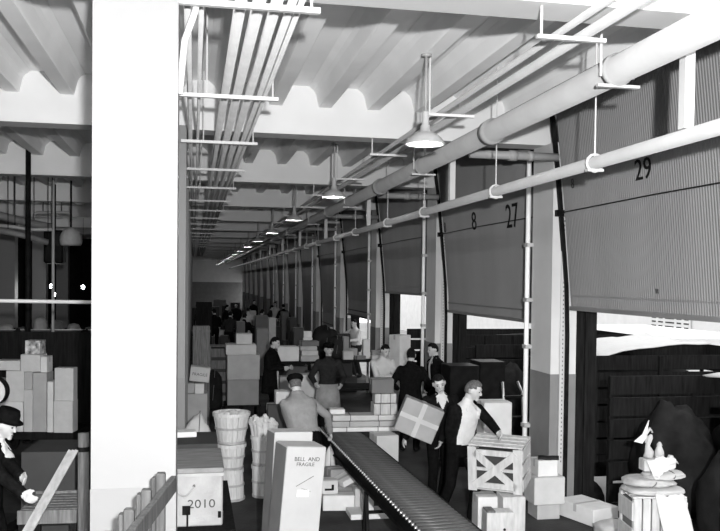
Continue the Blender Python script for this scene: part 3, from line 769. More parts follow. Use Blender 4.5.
MB().box((hx+.02, -.482, .16), (.075, .012, .085)).box((hx+.03, -.484, .02), (.018, .01, .2)).build('hasp', STEELD, tr)
MB().box((xr-.03, -.483, .11), (.03, .014, .06)).box((xr+.006, -.45, .08), (.012, .08, .10)).build('corner_latch', STEELD, tr)
carton('dark_chest', 'dark flat-topped chest behind the white trunk', V((cT.x-.02, cT.y+1.0, .50)), wT, .75, at(200, 446, 9.0).z-.50, 0, CA[5], tape=False, cat='chest')
zt2 = at(200, 446, 9.0).z
c = at(186, 432, 9.55); carton('flat_tray', 'shallow pale tray lying on the dark chest', V((c.x-.05, c.y, zt2+.002)), .32, .2, .06, .1, CA[4], tape=False, cat='tray')
lump('canvas_sack', 'pale rounded canvas sack slumped behind the dark chest', V((*at(197, 430, 10.6).xy, .0)), (.20, .2, .66), CANVAS, 5.5)

# ================================================================== STAKE CART IN FRONT OF THE BROAD COLUMN
PICK = mat('picket_wood', .055, .7, .35, 6, bump=.2, stretch=(8, 8, .7)); zk = 1.87; a1 = onz(165, 472.5, zk); a2 = onz(134, 508.5, zk); e = (a1-a2); e.z = 0; e.normalize(); rzk = math.atan2(-e.x, e.y)
sk = thing('stake_cart', 'weathered wooden stake cart with tall pickets beside the broad column', 'cart', (a1.x-.02, a1.y, 0), rzk)
for k in range(7):
    y = -k*(a1-a2).length/2
    for j, (dx, dz) in enumerate(((0, 0), (-.035, -.035))):
        MB().box((dx, y-.0+(j*.055), (zk+dz+.38)/2), (.045, .055, zk+dz-.38), rotm(0, 0, .1), bev=.006).build('picket', PICK, sk)
MB().bar((.042, .12, zk-.085), (.042, -2.0, zk-.085), .03, .085, bev=.004).build('top_rail', PICK, sk)
MB().bar((.042, .10, zk-.75), (.042, -2.0, zk-.75), .03, .085).build('lower_rail', PICK, sk)
MB().box((-.28, -.98, .34), (.7, 2.1, .08)).build('deck', TIMM, sk)
for y in (-.3, -1.6):
    for x in (-.5, -.06): MB().cyl((x-.03, y, .15), (x+.03, y, .15), .15, n=18).build('wheel', STEELD, sk)
    MB().cyl((-.5, y, .15), (-.06, y, .15), .02, n=8).box((-.28, y, .23), (.1, .1, .16)).build('axle', STEELD, sk)

# ================================================================== GOODS AT THE RIGHT
pX = at(500, 470, 9.5)
zl = at(505, 497.5, 9.4).z
c, wv, h = front(503, 526, 497.5, 0, 9.4, .3, -.1); carton('plank_carton', 'narrow upright wooden box under the cross-braced crate', c, wv, .3, h, -.1, TIML, tape=False)
c, wv, h = front(487, 515, 513, 0, 9.15, .22, -.1); t = carton('knot_box', 'low wooden box with a dark knot hole in front of the upright one', c, wv, .2, h, -.1, TIML, tape=False)
MB().cyl((.045, -.1, h*.48), (.045, -.103, h*.48), .016, n=12).build('knot_hole', INK, t)
MB().box((-wv/2+.05, 0, h+.008), (.09, .2, .016)).build('lid_board', TIMM, t)
c, wv, h = front(478, 499, 497.5, 0, 9.62, .3, -.1); carton('pale_carton', 'pale carton under the left half of the cross-braced crate', c, wv, .3, h, -.1, CA[4])
cc = V((*at(507, 480, 9.55).xy, zl+.045))+V((.02, .27, 0))
oc = slat_crate('open_crate', 'open slatted wooden crate with crossed braces held by the man in the open jacket', cc, .62, .46, .52, -.50, TIML, 4, cross=True, inner=CA[5])
zs = 0; ds = zfloor_d(549, 519.5)
zs = carton_px('stacked_carton', 'bottom carton of the three stacked at the dock column', 537, 560.5, 505, 0, ds, .3, 0, CA[0])
zs = carton_px('stacked_carton', 'widest carton in the middle of the stack at the dock column', 534, 566, 478, zs, ds-.02, .33, 0, CA[2])
zs = carton_px('stacked_carton', 'top carton of the stack at the dock column', 538, 558.5, 461, zs, ds+.02, .25, 0, CA[4])
tag(sheet('dark_folder', [V((*at(538, 460, ds+.05).xy, zs)), V((*at(559, 460, ds+.05).xy, zs)), V((*at(559, 457, ds+.22).xy, zs)), V((*at(538, 457, ds+.22).xy, zs))], 6, 3, CLM, None, .02, .006), 'dark limp folder on top of the carton stack', 'folder')
p0 = onz(590, 527, 0)
carton('flat_carton', 'wide flat pale carton on the floor in the freight doorway', V((p0.x+.13, p0.y+.34, 0)), .40, .62, .195, .30, CA[4])
carton_px('pale_carton', 'square pale carton beside the man in the open jacket, on a dark box', 484, 512.5, 403, at(498, 437, 11.3).z, 11.3, .35, -.05, CA[4])
c, wv, h = front(480, 516, 437, 0, 11.25, .45, -.05); carton('dark_box', 'dark box under the square pale carton', c, wv, .45, h-.002, -.05, CA[5], tape=False)

oc.rotation_euler = (.15, 0, -.58)      # tipped toward him as he slides it
# parcel tower at the doorway: crate, cloth, bundles, loose paper
dQ = 8.2; cQ, wQ, hQ = front(633, 688, 499, 0, dQ, .40, -.15)
slat_crate('tall_crate', 'tall narrow-slatted crate in the freight doorway under pale bundles', cQ, wQ, .40, hQ, -.15, TIML, 6, vertical=True, inner=CA[3])
zq = hQ+.017
def loq(x, y, z): return cQ+rotm(0, 0, -.15) @ V((x, y, z))
lump('folded_cloth', 'folded pale cloth laid on the tall crate', loq(0, 0, zq), (.28, .20, .045), CANVAS, 8.2, -.15, None, 'cloth', .1, True, False)
lump('tied_bundle', 'darker tied bundle on the folded cloth', loq(-.05, .0, zq+.075), (.24, .17, .052), mat('drab_cloth', .34, .8, .2, 6, bump=.4), 2.3, -.1)
lump('tied_bundle', 'paler tied bundle overhanging the tall crate', loq(.10, -.02, zq+.150), (.20, .15, .042), CANVAS, 6.1, .2)
carton('small_parcel', 'small pale parcel standing on the bundles in the doorway', loq(-.02, .02, zq+.215), .18, .14, .11, -.1, CA[2])
tag(sheet('wrapping_paper', [loq(-.11, -.10, zq+.34), loq(.17, -.06, zq+.38), loq(.20, -.14, zq+.31), loq(-.05, -.19, zq+.17)], 10, 8, PAPER, None, .004, .02, 4.), 'loose white wrapping paper thrown over the small parcel', 'paper')
for i, (x, y, l_) in enumerate(((-.03, .05, 'taller wrapped paper twist above the small parcel'), (.08, .05, 'shorter wrapped paper twist above the small parcel'))):
    t = thing('paper_twist', l_, 'paper', loq(x, y, zq+.335), i)
    MB().tube([(0, 0, 0), (.01, 0, .06), (-.01, 0, .12), (.015, 0, .20-.08*i), (.03, .0, .23-.08*i)], [.05, .045, .022, .03, .012], 10).build('twist', CANVAS, t, True)
st = thing('paper_streamer', 'torn white paper strip curling up above the bundles', 'paper', loq(-.06, .04, zq+.48))
MB().add(*(lambda P_: ([V(p) for p in P_]+[V(p)+V((0, .005, 0)) for p in P_], [(0, 1, 2), (2, 1, 3), (2, 3, 4), (4, 3, 5), (8, 7, 6), (8, 9, 7), (10, 9, 8), (10, 11, 9), (0, 2, 8, 6), (2, 4, 10, 8), (1, 7, 9, 3), (3, 9, 11, 5), (4, 5, 11, 10), (0, 6, 7, 1)]))([(-.13, 0, .02), (-.05, -.02, .0), (-.04, 0, .09), (.0, -.01, .06), (.02, 0, .22), (.03, .0, .23)])).build('strip', PAPER, st)
MB().tube([(0, .0, .0), (.0, .01, .09), (.05, .02, .14), (.08, .02, .10)], [.012, .02, .018, .01], 7).build('curl', CANVAS, st, True)
sheet('hanging_sheet', [loq(-.06, -.225, zq+.03), loq(.22, -.225, zq+.03), loq(.36, -.40, zq-.62), loq(.02, -.40, zq-.62)], 10, 14, PAPER, None, .005, .022, 9., 'long white paper sheet hanging down the front of the tall crate', 'paper')
tag(lump('low_bundle', 'low pale bundle on the floor beside the tall crate', V((*onz(617, 536, .0).xy, 0)), (.24, .2, .1), CANVAS, 1.1), cat='bundle')

# ================================================================== TRUCKS AT THE DOORS
def truck(n, label):
    y0 = YC+S*(n-1)+2.78; y1 = YC+S*n-.02; W = y1-y0; t = thing('truck', label, 'truck', (5.2, (y0+y1)/2, -1.2), 0, None); zf = 1.25
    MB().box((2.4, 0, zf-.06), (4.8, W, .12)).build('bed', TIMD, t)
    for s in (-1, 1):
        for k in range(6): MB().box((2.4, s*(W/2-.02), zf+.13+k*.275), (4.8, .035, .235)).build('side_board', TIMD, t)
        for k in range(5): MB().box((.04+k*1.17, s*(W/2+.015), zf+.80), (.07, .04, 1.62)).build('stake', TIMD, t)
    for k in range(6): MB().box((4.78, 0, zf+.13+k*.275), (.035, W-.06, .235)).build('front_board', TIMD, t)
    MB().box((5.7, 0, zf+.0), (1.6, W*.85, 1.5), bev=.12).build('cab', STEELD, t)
    for x in (1.0, 5.6):
        for s in (-1, 1): MB().cyl((x, s*(W/2-.3), .45), (x, s*(W/2-.02), .45), .45, n=22).build('wheel', STEELD, t)
    MB().box((3.0, 0, .85), (6.2, .8, .3)).build('chassis', STEELD, t)
    return t, y0, y1
for n, l in ((0, 'dark open stake truck backed to the door numbered 29'), (1, 'dark open stake truck backed to the second raised door'), (2, 'dark open stake truck backed to the raised door behind the tall pale carton')):
    t, y0, y1 = truck(n, l); yc = (y0+y1)/2
    ll = ['in the truck at the door numbered 29', 'in the truck at the second raised door', 'in the truck behind the tall pale carton'][n]
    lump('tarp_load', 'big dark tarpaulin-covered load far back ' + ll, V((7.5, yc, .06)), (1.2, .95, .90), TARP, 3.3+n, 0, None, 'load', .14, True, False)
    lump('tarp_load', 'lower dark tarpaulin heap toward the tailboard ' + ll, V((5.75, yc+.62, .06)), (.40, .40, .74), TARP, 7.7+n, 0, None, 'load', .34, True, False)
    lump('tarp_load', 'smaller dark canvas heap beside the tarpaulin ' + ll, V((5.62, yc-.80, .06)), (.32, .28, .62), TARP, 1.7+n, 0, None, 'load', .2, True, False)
    if n < 2:
        sheet('white_canvas', [(6.4, y0+.08, 1.70), (6.4, y1-.08, 1.70), (8.6, y1-.08, 1.84), (8.6, y0+.08, 1.84)], 24, 8, CLW, None, .012, .05, 5.5+n, 'white canvas spread over the load ' + ll, 'canvas')
# a parked van in the yard
van = thing('yard_van', 'white van parked across the yard', 'van', (13.2, 22.5, -1.2), .0)
MB().box((0, 0, 1.65), (2.1, 5.0, 2.2), bev=.12).build('body', SUNW, van); MB().box((-1.06, .5, 2.0), (.02, 3.0, .05)).box((-1.06, .5, 1.3), (.02, 3.4, .05)).build('trim', INK, van)
for y in (-1.6, 1.6):
    for s in (-1, 1): MB().cyl((s*.8, y, .38), (s*1.04, y, .38), .38, n=18).build('wheel', STEELD, van)

# ================================================================== MIDDLE OF THE AISLE
def pallet(name, label, px0, px1, d, dp, h=.14, m=TIMD, rz=0.):
    a, b = at(px0, 400, d), at(px1, 400, d); wv = (px1-px0)/F*d; mid = (a+b)/2
    t = thing(name, label, 'pallet', (mid.x, mid.y+dp/2, 0), rz)
    for k in range(6): MB().box((0, -dp/2+dp*(k+.5)/6, h-.012), (wv, dp/6*.8, .024)).build('slat', m, t)
    for x in (-wv/2+.05, 0, wv/2-.05): MB().box((x, 0, (h-.024)/2), (.07, dp, h-.024)).build('runner', m, t)
    return h
d1 = 17.2
hp_ = pallet('pallet', 'dark pallet under the two big cartons', 225, 261, d1-.05, .75, .29)
z = carton_px('big_carton', 'lower of two big grey cartons stacked on the dark pallet', 228, 258.5, 380, hp_, d1, .62, 0, CA[1])
z = carton_px('big_carton', 'upper of two big grey cartons stacked on the dark pallet', 228, 259.5, 355, z, d1, .62, 0, CA[0])
z = carton_px('wide_carton', 'wide shallow carton on the two big grey cartons', 226.5, 256, 345, z, d1-.02, .55, 0, CA[2])
carton_px('small_carton', 'small pale carton at the very top of the big carton stack', 236.5, 252, 334, z, d1+.1, .3, 0, CA[2])
# left stack beside the column row
d2 = zfloor_d(199, 434)
z = carton_px('brown_carton', 'large carton at the foot of the stack beside the inner columns', 187, 207, 394, 0, d2, .45, 0, CA[0])
z1 = carton_px('pale_carton', 'small white carton in the middle of the stack beside the inner columns', 195, 204, 384, z, d2, .2, 0, CA[4])
carton_px('brown_carton', 'small brown carton next to the white one in the column stack', 188, 194.3, 383.6, z, d2+.05, .3, 0, CA[0])
c, wv, h = front(189.5, 208.5, 369, z1, d2+.02, .3, 0)
t = carton('lettered_carton', 'tilted lettered carton on top of the stack beside the inner columns', c+V((0, 0, .03)), wv, .3, h, 0, CA[2], tilt=.12)
text('FRAGILE', .075, t, INKG, (0, -.151, h*.5), (1, 0, 0), (0, 0, 1), 'stencil', .002)
def locker(label, px0, px1, yt, d, dp, m):
    c, wv, h = front(px0, px1, yt, 0, d, dp, 0); t = thing('plank_locker', label, 'locker', c, 0)
    MB().box((0, .02, h/2), (wv-.03, dp-.04, h-.02)).build('body', m, t)
    for k in range(2): MB().box((-wv/2+wv*(k+.5)/2, -dp/2+.01, h/2), (wv/2*.93, .025, h)).build('door_plank', m, t)
    for z in (.3, h*.6, h-.1): MB().box((0, -dp/2-.008, z), (wv, .015, .05)).build('batten', m, t)
    return h
locker('narrow plank locker behind the lettered carton', 193, 210, 326, d2+1.0, .45, TIMM)
locker('taller dark plank locker deeper in the aisle beside the columns', 196, 212, 302, 24, .5, TIMD)
c, wv, h = front(209.5, 228, 347, 0, 19.0, .6, 0); slat_crate('slatted_crate', 'dark slatted crate between the plank locker and the big cartons', c, wv, .6, h, 0, TIMM, 5, inner=CA[5], top=True)
lump('dark_sack', 'dark bulging sack before the slatted crate', V((*onz(213, 409, 0).xy, 0)), (.2, .22, .5), TARP, 9.2)
# wire-sided cart with cartons behind the cap man
def table(name, label, px0, px1, d, dp, zt, m=TIMD, leg=TIMD, rz=0.):
    a, b = at(px0, 350, d), at(px1, 350, d); wv = (px1-px0)/F*d; mid = (a+b)/2
    t = thing(name, label, 'table', (mid.x, mid.y+dp/2, 0), rz)
    MB().box((0, 0, zt-.025), (wv, dp, .05)).build('top', m, t)
    for sx in (-1, 1):
        for sy in (-1, 1): MB().box((sx*(wv/2-.05), sy*(dp/2-.05), (zt-.05)/2), (.06, .06, zt-.05)).build('leg', leg, t)
    MB().box((0, 0, .35), (wv-.1, dp-.1, .04)).build('shelf', m, t)
    return zt
d3 = 17.6; zt = at(297, 361.5, d3).z; zt_p = zt
table('parcel_table', 'parcel table crowded with boxes before the man in the dark apron coat', 275, 321, d3, .9, zt, TIMD, TIML)
carton_px('pale_carton', 'broad pale carton at the left end of the parcel table', 278, 299, 347, zt, d3+.02, .4, .05, CA[4])
zz = zt
for i, (yt, x0, x1, m) in enumerate(((356, 301, 319, CA[0]), (351, 302, 318, CA[2]), (346.5, 300.5, 317, CA[0]), (341.5, 302, 319, CA[3]), )):
    zz = carton_px('flat_carton', ['lowest', 'second', 'third', 'uppermost'][i]+' flat carton of the pile at the right end of the parcel table', x0, x1, yt, zz, d3+.05+.02*i, .35, .04*(i-1), m)
zq2 = carton_px('parcel', 'lower of two small pale parcels behind the flat carton pile', 303.5, 312.5, 338, zt, d3+.5, .2, 0, CA[4])
carton_px('parcel', 'upper of two small pale parcels behind the flat carton pile', 304, 312, 331.5, zq2, d3+.5, .2, 0, CA[4])
carton_px('dark_carton', 'dark carton at the back of the parcel table', 294, 303.5, 328, zt, d3+.55, .25, 0, CA[5])
carton_px('white_carton', 'white carton on the floor under the parcel table', 298, 319, 375, .372, d3+.15, .4, 0, CA[4])
carton_px('pale_carton', 'pale carton under the left end of the parcel table', 280, 291, 377, .372, d3+.2, .3, 0, CA[0])
# second table with heaps, toward the dock
d4 = 19.3; zt4 = at(350, 360, d4).z
table('sorting_table', 'long dark sorting table behind the white-shirted men', 321, 388, d4, 1.2, zt4)
lump('dark_sack', 'dark mail sack heaped on the sorting table', V((*at(324.5, 350, d4+.75).xy, zt4)), (.30, .30, .42), TARP, 4.1)
lump('dark_sack', 'flatter dark sack on the sorting table beside the heaped one', V((*at(335.5, 350, d4+.3).xy, zt4)), (.17, .2, .30), CLM, 6.4)
carton_px('pale_carton', 'pale carton at the middle of the sorting table', 343.5, 353.5, 351.5, zt4, d4+.05, .25, 0, CA[2])
carton_px('grey_carton', 'grey upright carton on the sorting table', 343.5, 349, 337, zt4, d4+.5, .2, 0, CA[1])
carton_px('white_carton', 'white upright carton on the sorting table beside the far white-shirted man', 363.5, 370, 340, zt4, d4+.3, .2, 0, CA[4])
carton_px('parcel', 'little flat parcel at the right end of the sorting table', 372, 380, 356, zt4, d4+.1, .2, 0, CA[2])
carton_px('parcel', 'little dark parcel on the sorting table', 357, 366, 356, zt4, d4+.1, .2, .2, CA[3])
sheet('spread_papers', [V((*at(320, 336, d4+.8).xy, zt4+.64)), V((*at(333, 336, d4+.8).xy, zt4+.66)), V((*at(333, 333, d4+1.0).xy, zt4+.66)), V((*at(320, 333, d4+1.0).xy, zt4+.66))], 8, 3, CA[2], None, .02, .02, 2., 'pale papers lying on the heaped mail sack', 'paper')
for i, (px, dd, w_, h_, m, l) in enumerate(((280.5, .55, .2, .14, CA[2], 'small pale box at the back left of the parcel table'), (288.8, .6, .16, .25, CA[3], 'small dark box at the back of the parcel table'))):
    p = at(px, 350, d3+dd); carton('small_box', l, V((p.x, p.y, zt_p)), w_, .2, h_, .1*i, m)
for i, (px, dd, w_, h_, m, l) in enumerate(((366, .9, .35, .10, CA[4], 'flat white box at the back of the sorting table'), (377, .75, .28, .16, CA[1], 'grey box at the back right of the sorting table'), (384, .35, .22, .12, CA[2], 'pale box at the right end of the sorting table'), (351.5, .8, .22, .2, CA[0], 'brown box at the back of the sorting table'))):
    p = at(px, 350, d4+dd); carton('small_box', l, V((p.x, p.y, zt4)), w_, .2, h_, .15*(i-1), m)
# tall two-tone carton
p = at(400, 335, 16.8); carton('tall_carton', 'tall pale carton standing behind the men in dark coats', V((p.x, p.y, 0)), .31, .30, p.z, .55, CA[4])
# far pallets and cartons
for i, (x0, x1, yt, d, m, l) in enumerate(((256, 268, 316, 27, CA[3], 'dark far carton with a bent strap behind the dark-coated man'), (257, 268, 329, 25, CA[1], 'grey far carton below the strapped one'), (269, 276, 318, 28, CA[4], 'pale far upright carton beside the strapped one'),
        (237, 245, 322, 27, CA[3], 'small dark far carton above the big carton stack'), (290, 297, 318, 26, CA[5], 'dark far crate by the dock columns'), (282, 289, 312, 34, CA[3], 'dark far crate deep down the dock side'), (247, 256, 311, 40, CA[2], 'pale carton deep down the aisle'), (205, 219, 307, 38, CA[5], 'dark stack deep down the aisle by the inner columns'), (214, 226, 300, 52, CA[3], 'dark stack near the end wall'), (231, 240, 303, 56, CA[5], 'second dark stack near the end wall'))):
    carton_px('far_carton', l, x0, x1, yt, 0, d, .6, 0, m)
FAR = [(236, 303, CLD, 'far man in dark clothes at the start of the crowd'), (247, 307, CLW, None), (225, 305, CLD, None), (260, 309, CLW, None), (215, 309, CLD, None), (243, 313, CLD, None), (275, 302, CLW, None), (229, 311, CLM, None), (253, 300, CLD, None), (268, 305, CLM, None), (208, 302, CLD, None), (284, 304, CLD, None)]
BUSY = [tuple(stand(a, b, 1.72).xy) for a, b, *_ in FAR]+[tuple(o.location.xy) for o in C.objects if o.name.startswith('far_carton')]
def small_stack(x, y, seed, side):
    while any(abs(x-a) < .8 and abs(y-b) < .75 for a, b in BUSY): y += .25
    BUSY.append((x, y))
    rr = random.Random(seed); z = 0.; n = rr.choice((2, 3, 3, 4)); wv, dp = rr.uniform(.45, .8), rr.uniform(.4, .6)
    for k in range(n):
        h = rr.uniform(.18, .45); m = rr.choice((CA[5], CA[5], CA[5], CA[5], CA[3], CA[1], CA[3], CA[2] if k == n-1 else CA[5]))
        tone = 'pale' if m in (CA[0], CA[2], CA[4]) else 'dark'
        t = thing('heap_carton', tone+' carton in the far heap along '+side, 'box', (x+rr.uniform(-.04, .04), y, z), rr.uniform(-.15, .15), tone+' cartons heaped along '+side)
        MB().box((0, 0, h/2), (wv, dp, h), bev=.01).build('body', m, t); MB().box((0, 0, h+.002), (wv, .05, .003)).build('tape', TAPE, t)
        z += h+.004; wv *= rr.uniform(.75, .98); dp *= rr.uniform(.8, .98)
for k in range(12): small_stack(3.75-.3*(k % 2), 21.5+k*1.7+.6*(k % 3), 11+k, 'the dock side')
for k in range(12): small_stack(.35+.75*(k % 3), 27.5+k*2.1, 51+k, 'the inner columns')
for k in range(5): small_stack(2.9-.4*(k % 2), 24.6+k*3.3, 91+k, 'the middle of the aisle')
# dark boxes and a hand truck at the dock beyond the carrying men
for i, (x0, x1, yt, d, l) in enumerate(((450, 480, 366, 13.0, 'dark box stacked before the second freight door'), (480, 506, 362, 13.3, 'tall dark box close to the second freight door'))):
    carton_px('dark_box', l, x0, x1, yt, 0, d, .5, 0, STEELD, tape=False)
ht = thing('hand_truck', 'upright hand truck with pale uprights by the dock column', 'hand truck', (*at(516, 430, 12.2).xy, 0), .2)
for x in (-.16, .16): MB().tube([(x, 0, .05), (x, .05, .7), (x, .1, 1.25), (x*.8, .18, 1.4)], .02, 8).build('upright', STEEL, ht, True)
for z_ in (.3, .6, .9, 1.2): MB().bar((-.16, .03+z_*.05, z_), (.16, .03+z_*.05, z_), .03, .02).build('rung', STEELD, ht)
MB().box((0, -.12, .015), (.42, .24, .015)).build('toe_plate', STEELD, ht)
for x in (-.2, .2): MB().cyl((x-.02, .1, .11), (x+.02, .1, .11), .11, n=16).build('wheel', STEELD, ht)

# ================================================================== LEFT OF THE BROAD COLUMN
dL = 13.0; zt = .46
a = at(-20, 430, dL); bq = at(80, 430, dL)
pt = thing('parcel_truck', 'dark flat parcel truck under the heap of pale boxes', 'cart', ((a.x+bq.x)/2, (a.y+bq.y)/2+.45, 0), -.19)
Wp = (bq-a).length
MB().box((0, 0, .41), (Wp, 1.0, .1)).build('deck', TIMD, pt)
for x in (-Wp/2+.2, Wp/2-.2):
    for y in (-.35, .35): MB().cyl((x, y-.03, .18), (x, y+.03, .18), .18, n=16).build('wheel', STEELD, pt)
MB().box((0, .47, 1.2), (Wp, .05, 1.5)).build('end_board', TIMD, pt)
for x in (-Wp/2+.25, Wp/2-.25): MB().box((x, 0, .27), (.1, .8, .18)).build('bolster', TIMD, pt)
H1 = []
def lbox(label, px0, px1, yt, yb, d, dp, m, z=None, **k):
    z = zt if z is None else z
    return carton_px('pale_parcel', label, px0, px1, yt, z, d, dp, -.19, m, **k)
z = lbox('tall grooved carton in the middle of the parcel truck heap', 33, 46.5, 373, 434, dL+.02, .3, CA[0])
lbox('pale carton on the grooved one in the parcel truck heap', 40.5, 46.8, 357, 373, dL+.02, .25, CA[4], z)
z = lbox('grey carton at the left of the grooved one on the parcel truck', 24, 32.6, 390, 430, dL+.02, .3, CA[2])
z = lbox('mid-sized pale carton above the grey one on the parcel truck', 24.4, 32.4, 372, 385, dL+.02, .3, CA[0], z)
z = lbox('white flat carton near the top of the parcel truck heap', 20.5, 40, 355, 365, dL+.0, .3, PAPER, z)
lbox('mottled gift-wrapped parcel topping the parcel truck heap', 25, 40, 340.5, 354, dL+.04, .25, mat('mottled_wrap', .35, .7, .9, 14), z, tape=False)
z = lbox('lower white square parcel at the right of the parcel truck', 53.5, 72.5, 401, 424, dL-.02, .25, PAPER, tape=False)
z = lbox('upper white square parcel at the right of the parcel truck', 54.5, 73.3, 368, 399, dL-.01, .2, PAPER, z, tape=False)
lbox('slim pale parcel between the grooved carton and the white squares', 47.2, 53, 382, 401, dL, .25, CA[4])
z = lbox('grey carton at the far left of the parcel truck', 2, 23, 402, 430, dL+.02, .3, CA[4])
z = lbox('pale square carton over the grey one at the left of the parcel truck', 6, 24, 371, 393, dL, .25, PAPER, z)
lbox('long crumpled white parcel along the top left of the parcel truck', -6, 19.8, 361, 370, dL+.02, .3, PAPER, z)
z = lbox('pale carton at the outer left edge of the parcel truck', -14, 1.5, 380, 430, dL+.05, .3, CA[4])
# dial scale whose round face shows at the picture's edge
pd = at(-6, 391, 9.5); sd = thing('dial_scale', 'round white scale dial with a dark rim on a post', 'scale', (pd.x, pd.y, 0), -.25)
MB().cyl((0, 0, .0), (0, 0, pd.z-.15), .06, n=12).box((0, 0, .06), (.5, .5, .12)).build('post', STEELD, sd)
MB().cyl((0, -.04, pd.z), (0, .06, pd.z), .156, n=32).build('case', STEELD, sd, False)
MB().cyl((0, -.045, pd.z), (0, -.041, pd.z), .148, n=28).build('dial', PAPER, sd); MB().bar((0, -.048, pd.z), (.06, -.048, pd.z+.09), .004, .008, (0, 1, 0)).build('pointer', INK, sd)
# sorting belts behind
for i, (yt, Y0, l) in enumerate(((345, 21.7, 'near dark sorting belt trough beyond the parcel truck'), (331, 23.9, 'far dark sorting belt trough under the bare bulbs'))):
    zc_ = ony(45, yt, Y0).z; XA, XB = -11.5, -.75; Ls = XB-XA
    t = thing('sorting_belt', l, 'conveyor', ((XA+XB)/2, Y0, 0), 0)
    MB().box((0, .5, zc_-.12), (Ls, .96, .06)).build('belt', CLM, t)
    for y, m_ in ((0, mat('belt_board', .06, .6, .3, 4)), (1.0, STEELD)): MB().box((0, y, zc_-.08), (Ls, .04, .22)).build('side_board', m_, t)
    MB().box((0, -.025, zc_+.035), (Ls, .03, .02)).build('edge_strip', STEEL, t)
    for x in (-Ls*.4, -.1*Ls, .2*Ls, .45*Ls): MB().box((x, .5, (zc_-.15)/2), (.1, .8, zc_-.15)).build('leg', STEELD, t)
    for k in range(6):
        px = 1+k*17+5*i; p = ony(px, yt-2, Y0+.5)
        lump('belt_parcel', 'soft parcel riding on the near sorting belt' if i == 0 else 'soft parcel riding on the far sorting belt', V((p.x, p.y, zc_-.085)), (.17, .15, .10+.05*((k*3+i) % 4)), [TARP, CANVAS, CLM, CA[3]][(k*2+i) % 4], k+i*9., .3*k, 'parcels on the near belt' if i == 0 else 'parcels on the far belt', 'parcel', .25, True, False)
# white rail across, dark and pale stand pipes, bulbs, chutes
pr0, pr1 = ony(-40, 298.5, 10.18), ony(140, 303, 10.18)
t = thing('white_rail', 'thin white rail crossing in front of the sorting belts', 'rail', (0, 0, 0)); MB().cyl(pr0+V((-2, 0, 0)), V((-.54, 10.18, pr1.z)), .022, n=10).build('rail', WHITE, t, True)
MB().box((-.55, 10.18, pr1.z), (.02, .1, .1)).build('flange', WHITE, t)
for (px, d, r, m, l) in ((28, 14.5, .045, STEELD, 'dark stand pipe rising to the ceiling beyond the parcel truck'), (53, 17.5, .03, PIPEG, 'thin pale stand pipe beyond the sorting belt')):
    p = at(px, 300, d); yy = p.y
    top = ceil_z(p.x, p.y)
    t = thing('stand_pipe', l, 'pipe', (p.x, p.y, 0)); MB().cyl((0, 0, 0), (0, 0, top), r, n=12).build('pipe', m, t, True); MB().cyl((0, 0, 0), (0, 0, .03), r*2, n=12).build('foot_flange', m, t, True)
for (px, py, d, l) in ((51, 286, 27, 'bare bulb hanging over the sorting belts, upper of the close pair'), (54, 294.5, 26.5, 'bare bulb hanging over the sorting belts, lower of the close pair'), (83, 287, 26, 'bright bare bulb hanging nearest the broad column')):
    p = at(px, py, d); t = thing('bare_bulb', l, 'lamp', p)
    MB().ell((0, 0, 0), (.05, .05, .065)).build('bulb', mat('bare_bulb_glow', .9, .4, 0, emit=40), t, True); MB().cyl((0, 0, .05), (0, 0, .14), .025, n=10).build('socket', STEELD, t)
    tp_ = ceil_z(p.x, p.y)-p.z; MB().cyl((0, 0, .13), (0, 0, tp_), .006, n=6).build('cord', STEELD, t)
    L = bpy.data.lights.new('bulb_light', 'POINT'); L.energy = 18; L.shadow_soft_size = .06; lo = bpy.data.objects.new('bulb_light', L); C.objects.link(lo); lo.parent = t; lo.location = (0, -.0, -.09)
def chute(label, pts, r, m):
    t = thing('overhead_duct', label, 'duct', (0, 0, 0)); q = [at(*p) for p in pts]; MB().tube(q, r, 12).build('duct', m, t, True)
    for p in q: MB().cyl(p+V((0, 0, 0)), V((p.x, p.y, ceil_z(p.x, p.y))), .008, n=6).build('hanger_rod', STEELD, t)
    return t
chute('upper grey overhead duct sloping above the sorting belts', [(-15, 212, 17.2), (14, 219, 17.4), (34, 224, 17.6), (52, 227.5, 17.8)], .085, mat('duct_grey', .16, .5, .2, 5))
chute('lower grey overhead duct sloping above the sorting belts', [(-15, 228, 16.2), (8, 232, 16.3), (26, 236, 16.4), (48, 242.5, 16.6)], .06, mat('duct_grey', .16))
chute('slim pale overhead pipe between the two ducts', [(-15, 224, 16.8), (15, 227, 16.9), (30, 229.5, 16.9), (52, 229.5, 17.0)], .035, PIPEG)
t = thing('drive_unit', 'black belt drive housing hung above the sorting belts', 'machine', at(55, 247, 19.2)); 
MB().box((0, 0, 0), (.42, .5, .75), bev=.04).build('housing', STEELD, t); MB().cyl((.1, -.27, .15), (.1, -.29, .15), .13, n=18).build('pulley', CLM, t); MB().cyl((0, 0, .3), (0, 0, ZJ-at(55, 247, 19.2).z), .02, n=8).build('hanger', STEELD, t)
t = thing('pale_hood', 'pale curved hood beside the black drive housing', 'machine', at(71, 240, 18.4))
MB().ell((0, 0, 0), (.24, .2, .28), None, 18, 12, lambda d, p: V((p.x, p.y, max(p.z, -.12)))).build('hood', CANVAS, t, True); MB().cyl((.0, 0, .2), (.0, 0, ZJ-at(71, 240, 18.4).z), .02, n=8).build('hanger', STEELD, t)
t = thing('pipe_loop', 'pale rectangular pipe loop under the ceiling beyond the column', 'pipe', (0, 0, 0))
q = [at(34, 218, 20), at(34, 212.5, 20), at(71, 212.5, 20), at(71, 222, 20)]; MB().tube([q[0], q[1]+V((0, 0, -.05)), q[1]+V((.06, 0, 0)), q[2]+V((-.06, 0, 0)), q[2]+V((0, 0, -.05)), q[3]], .035, 8).build('loop', PIPEG, t, True)
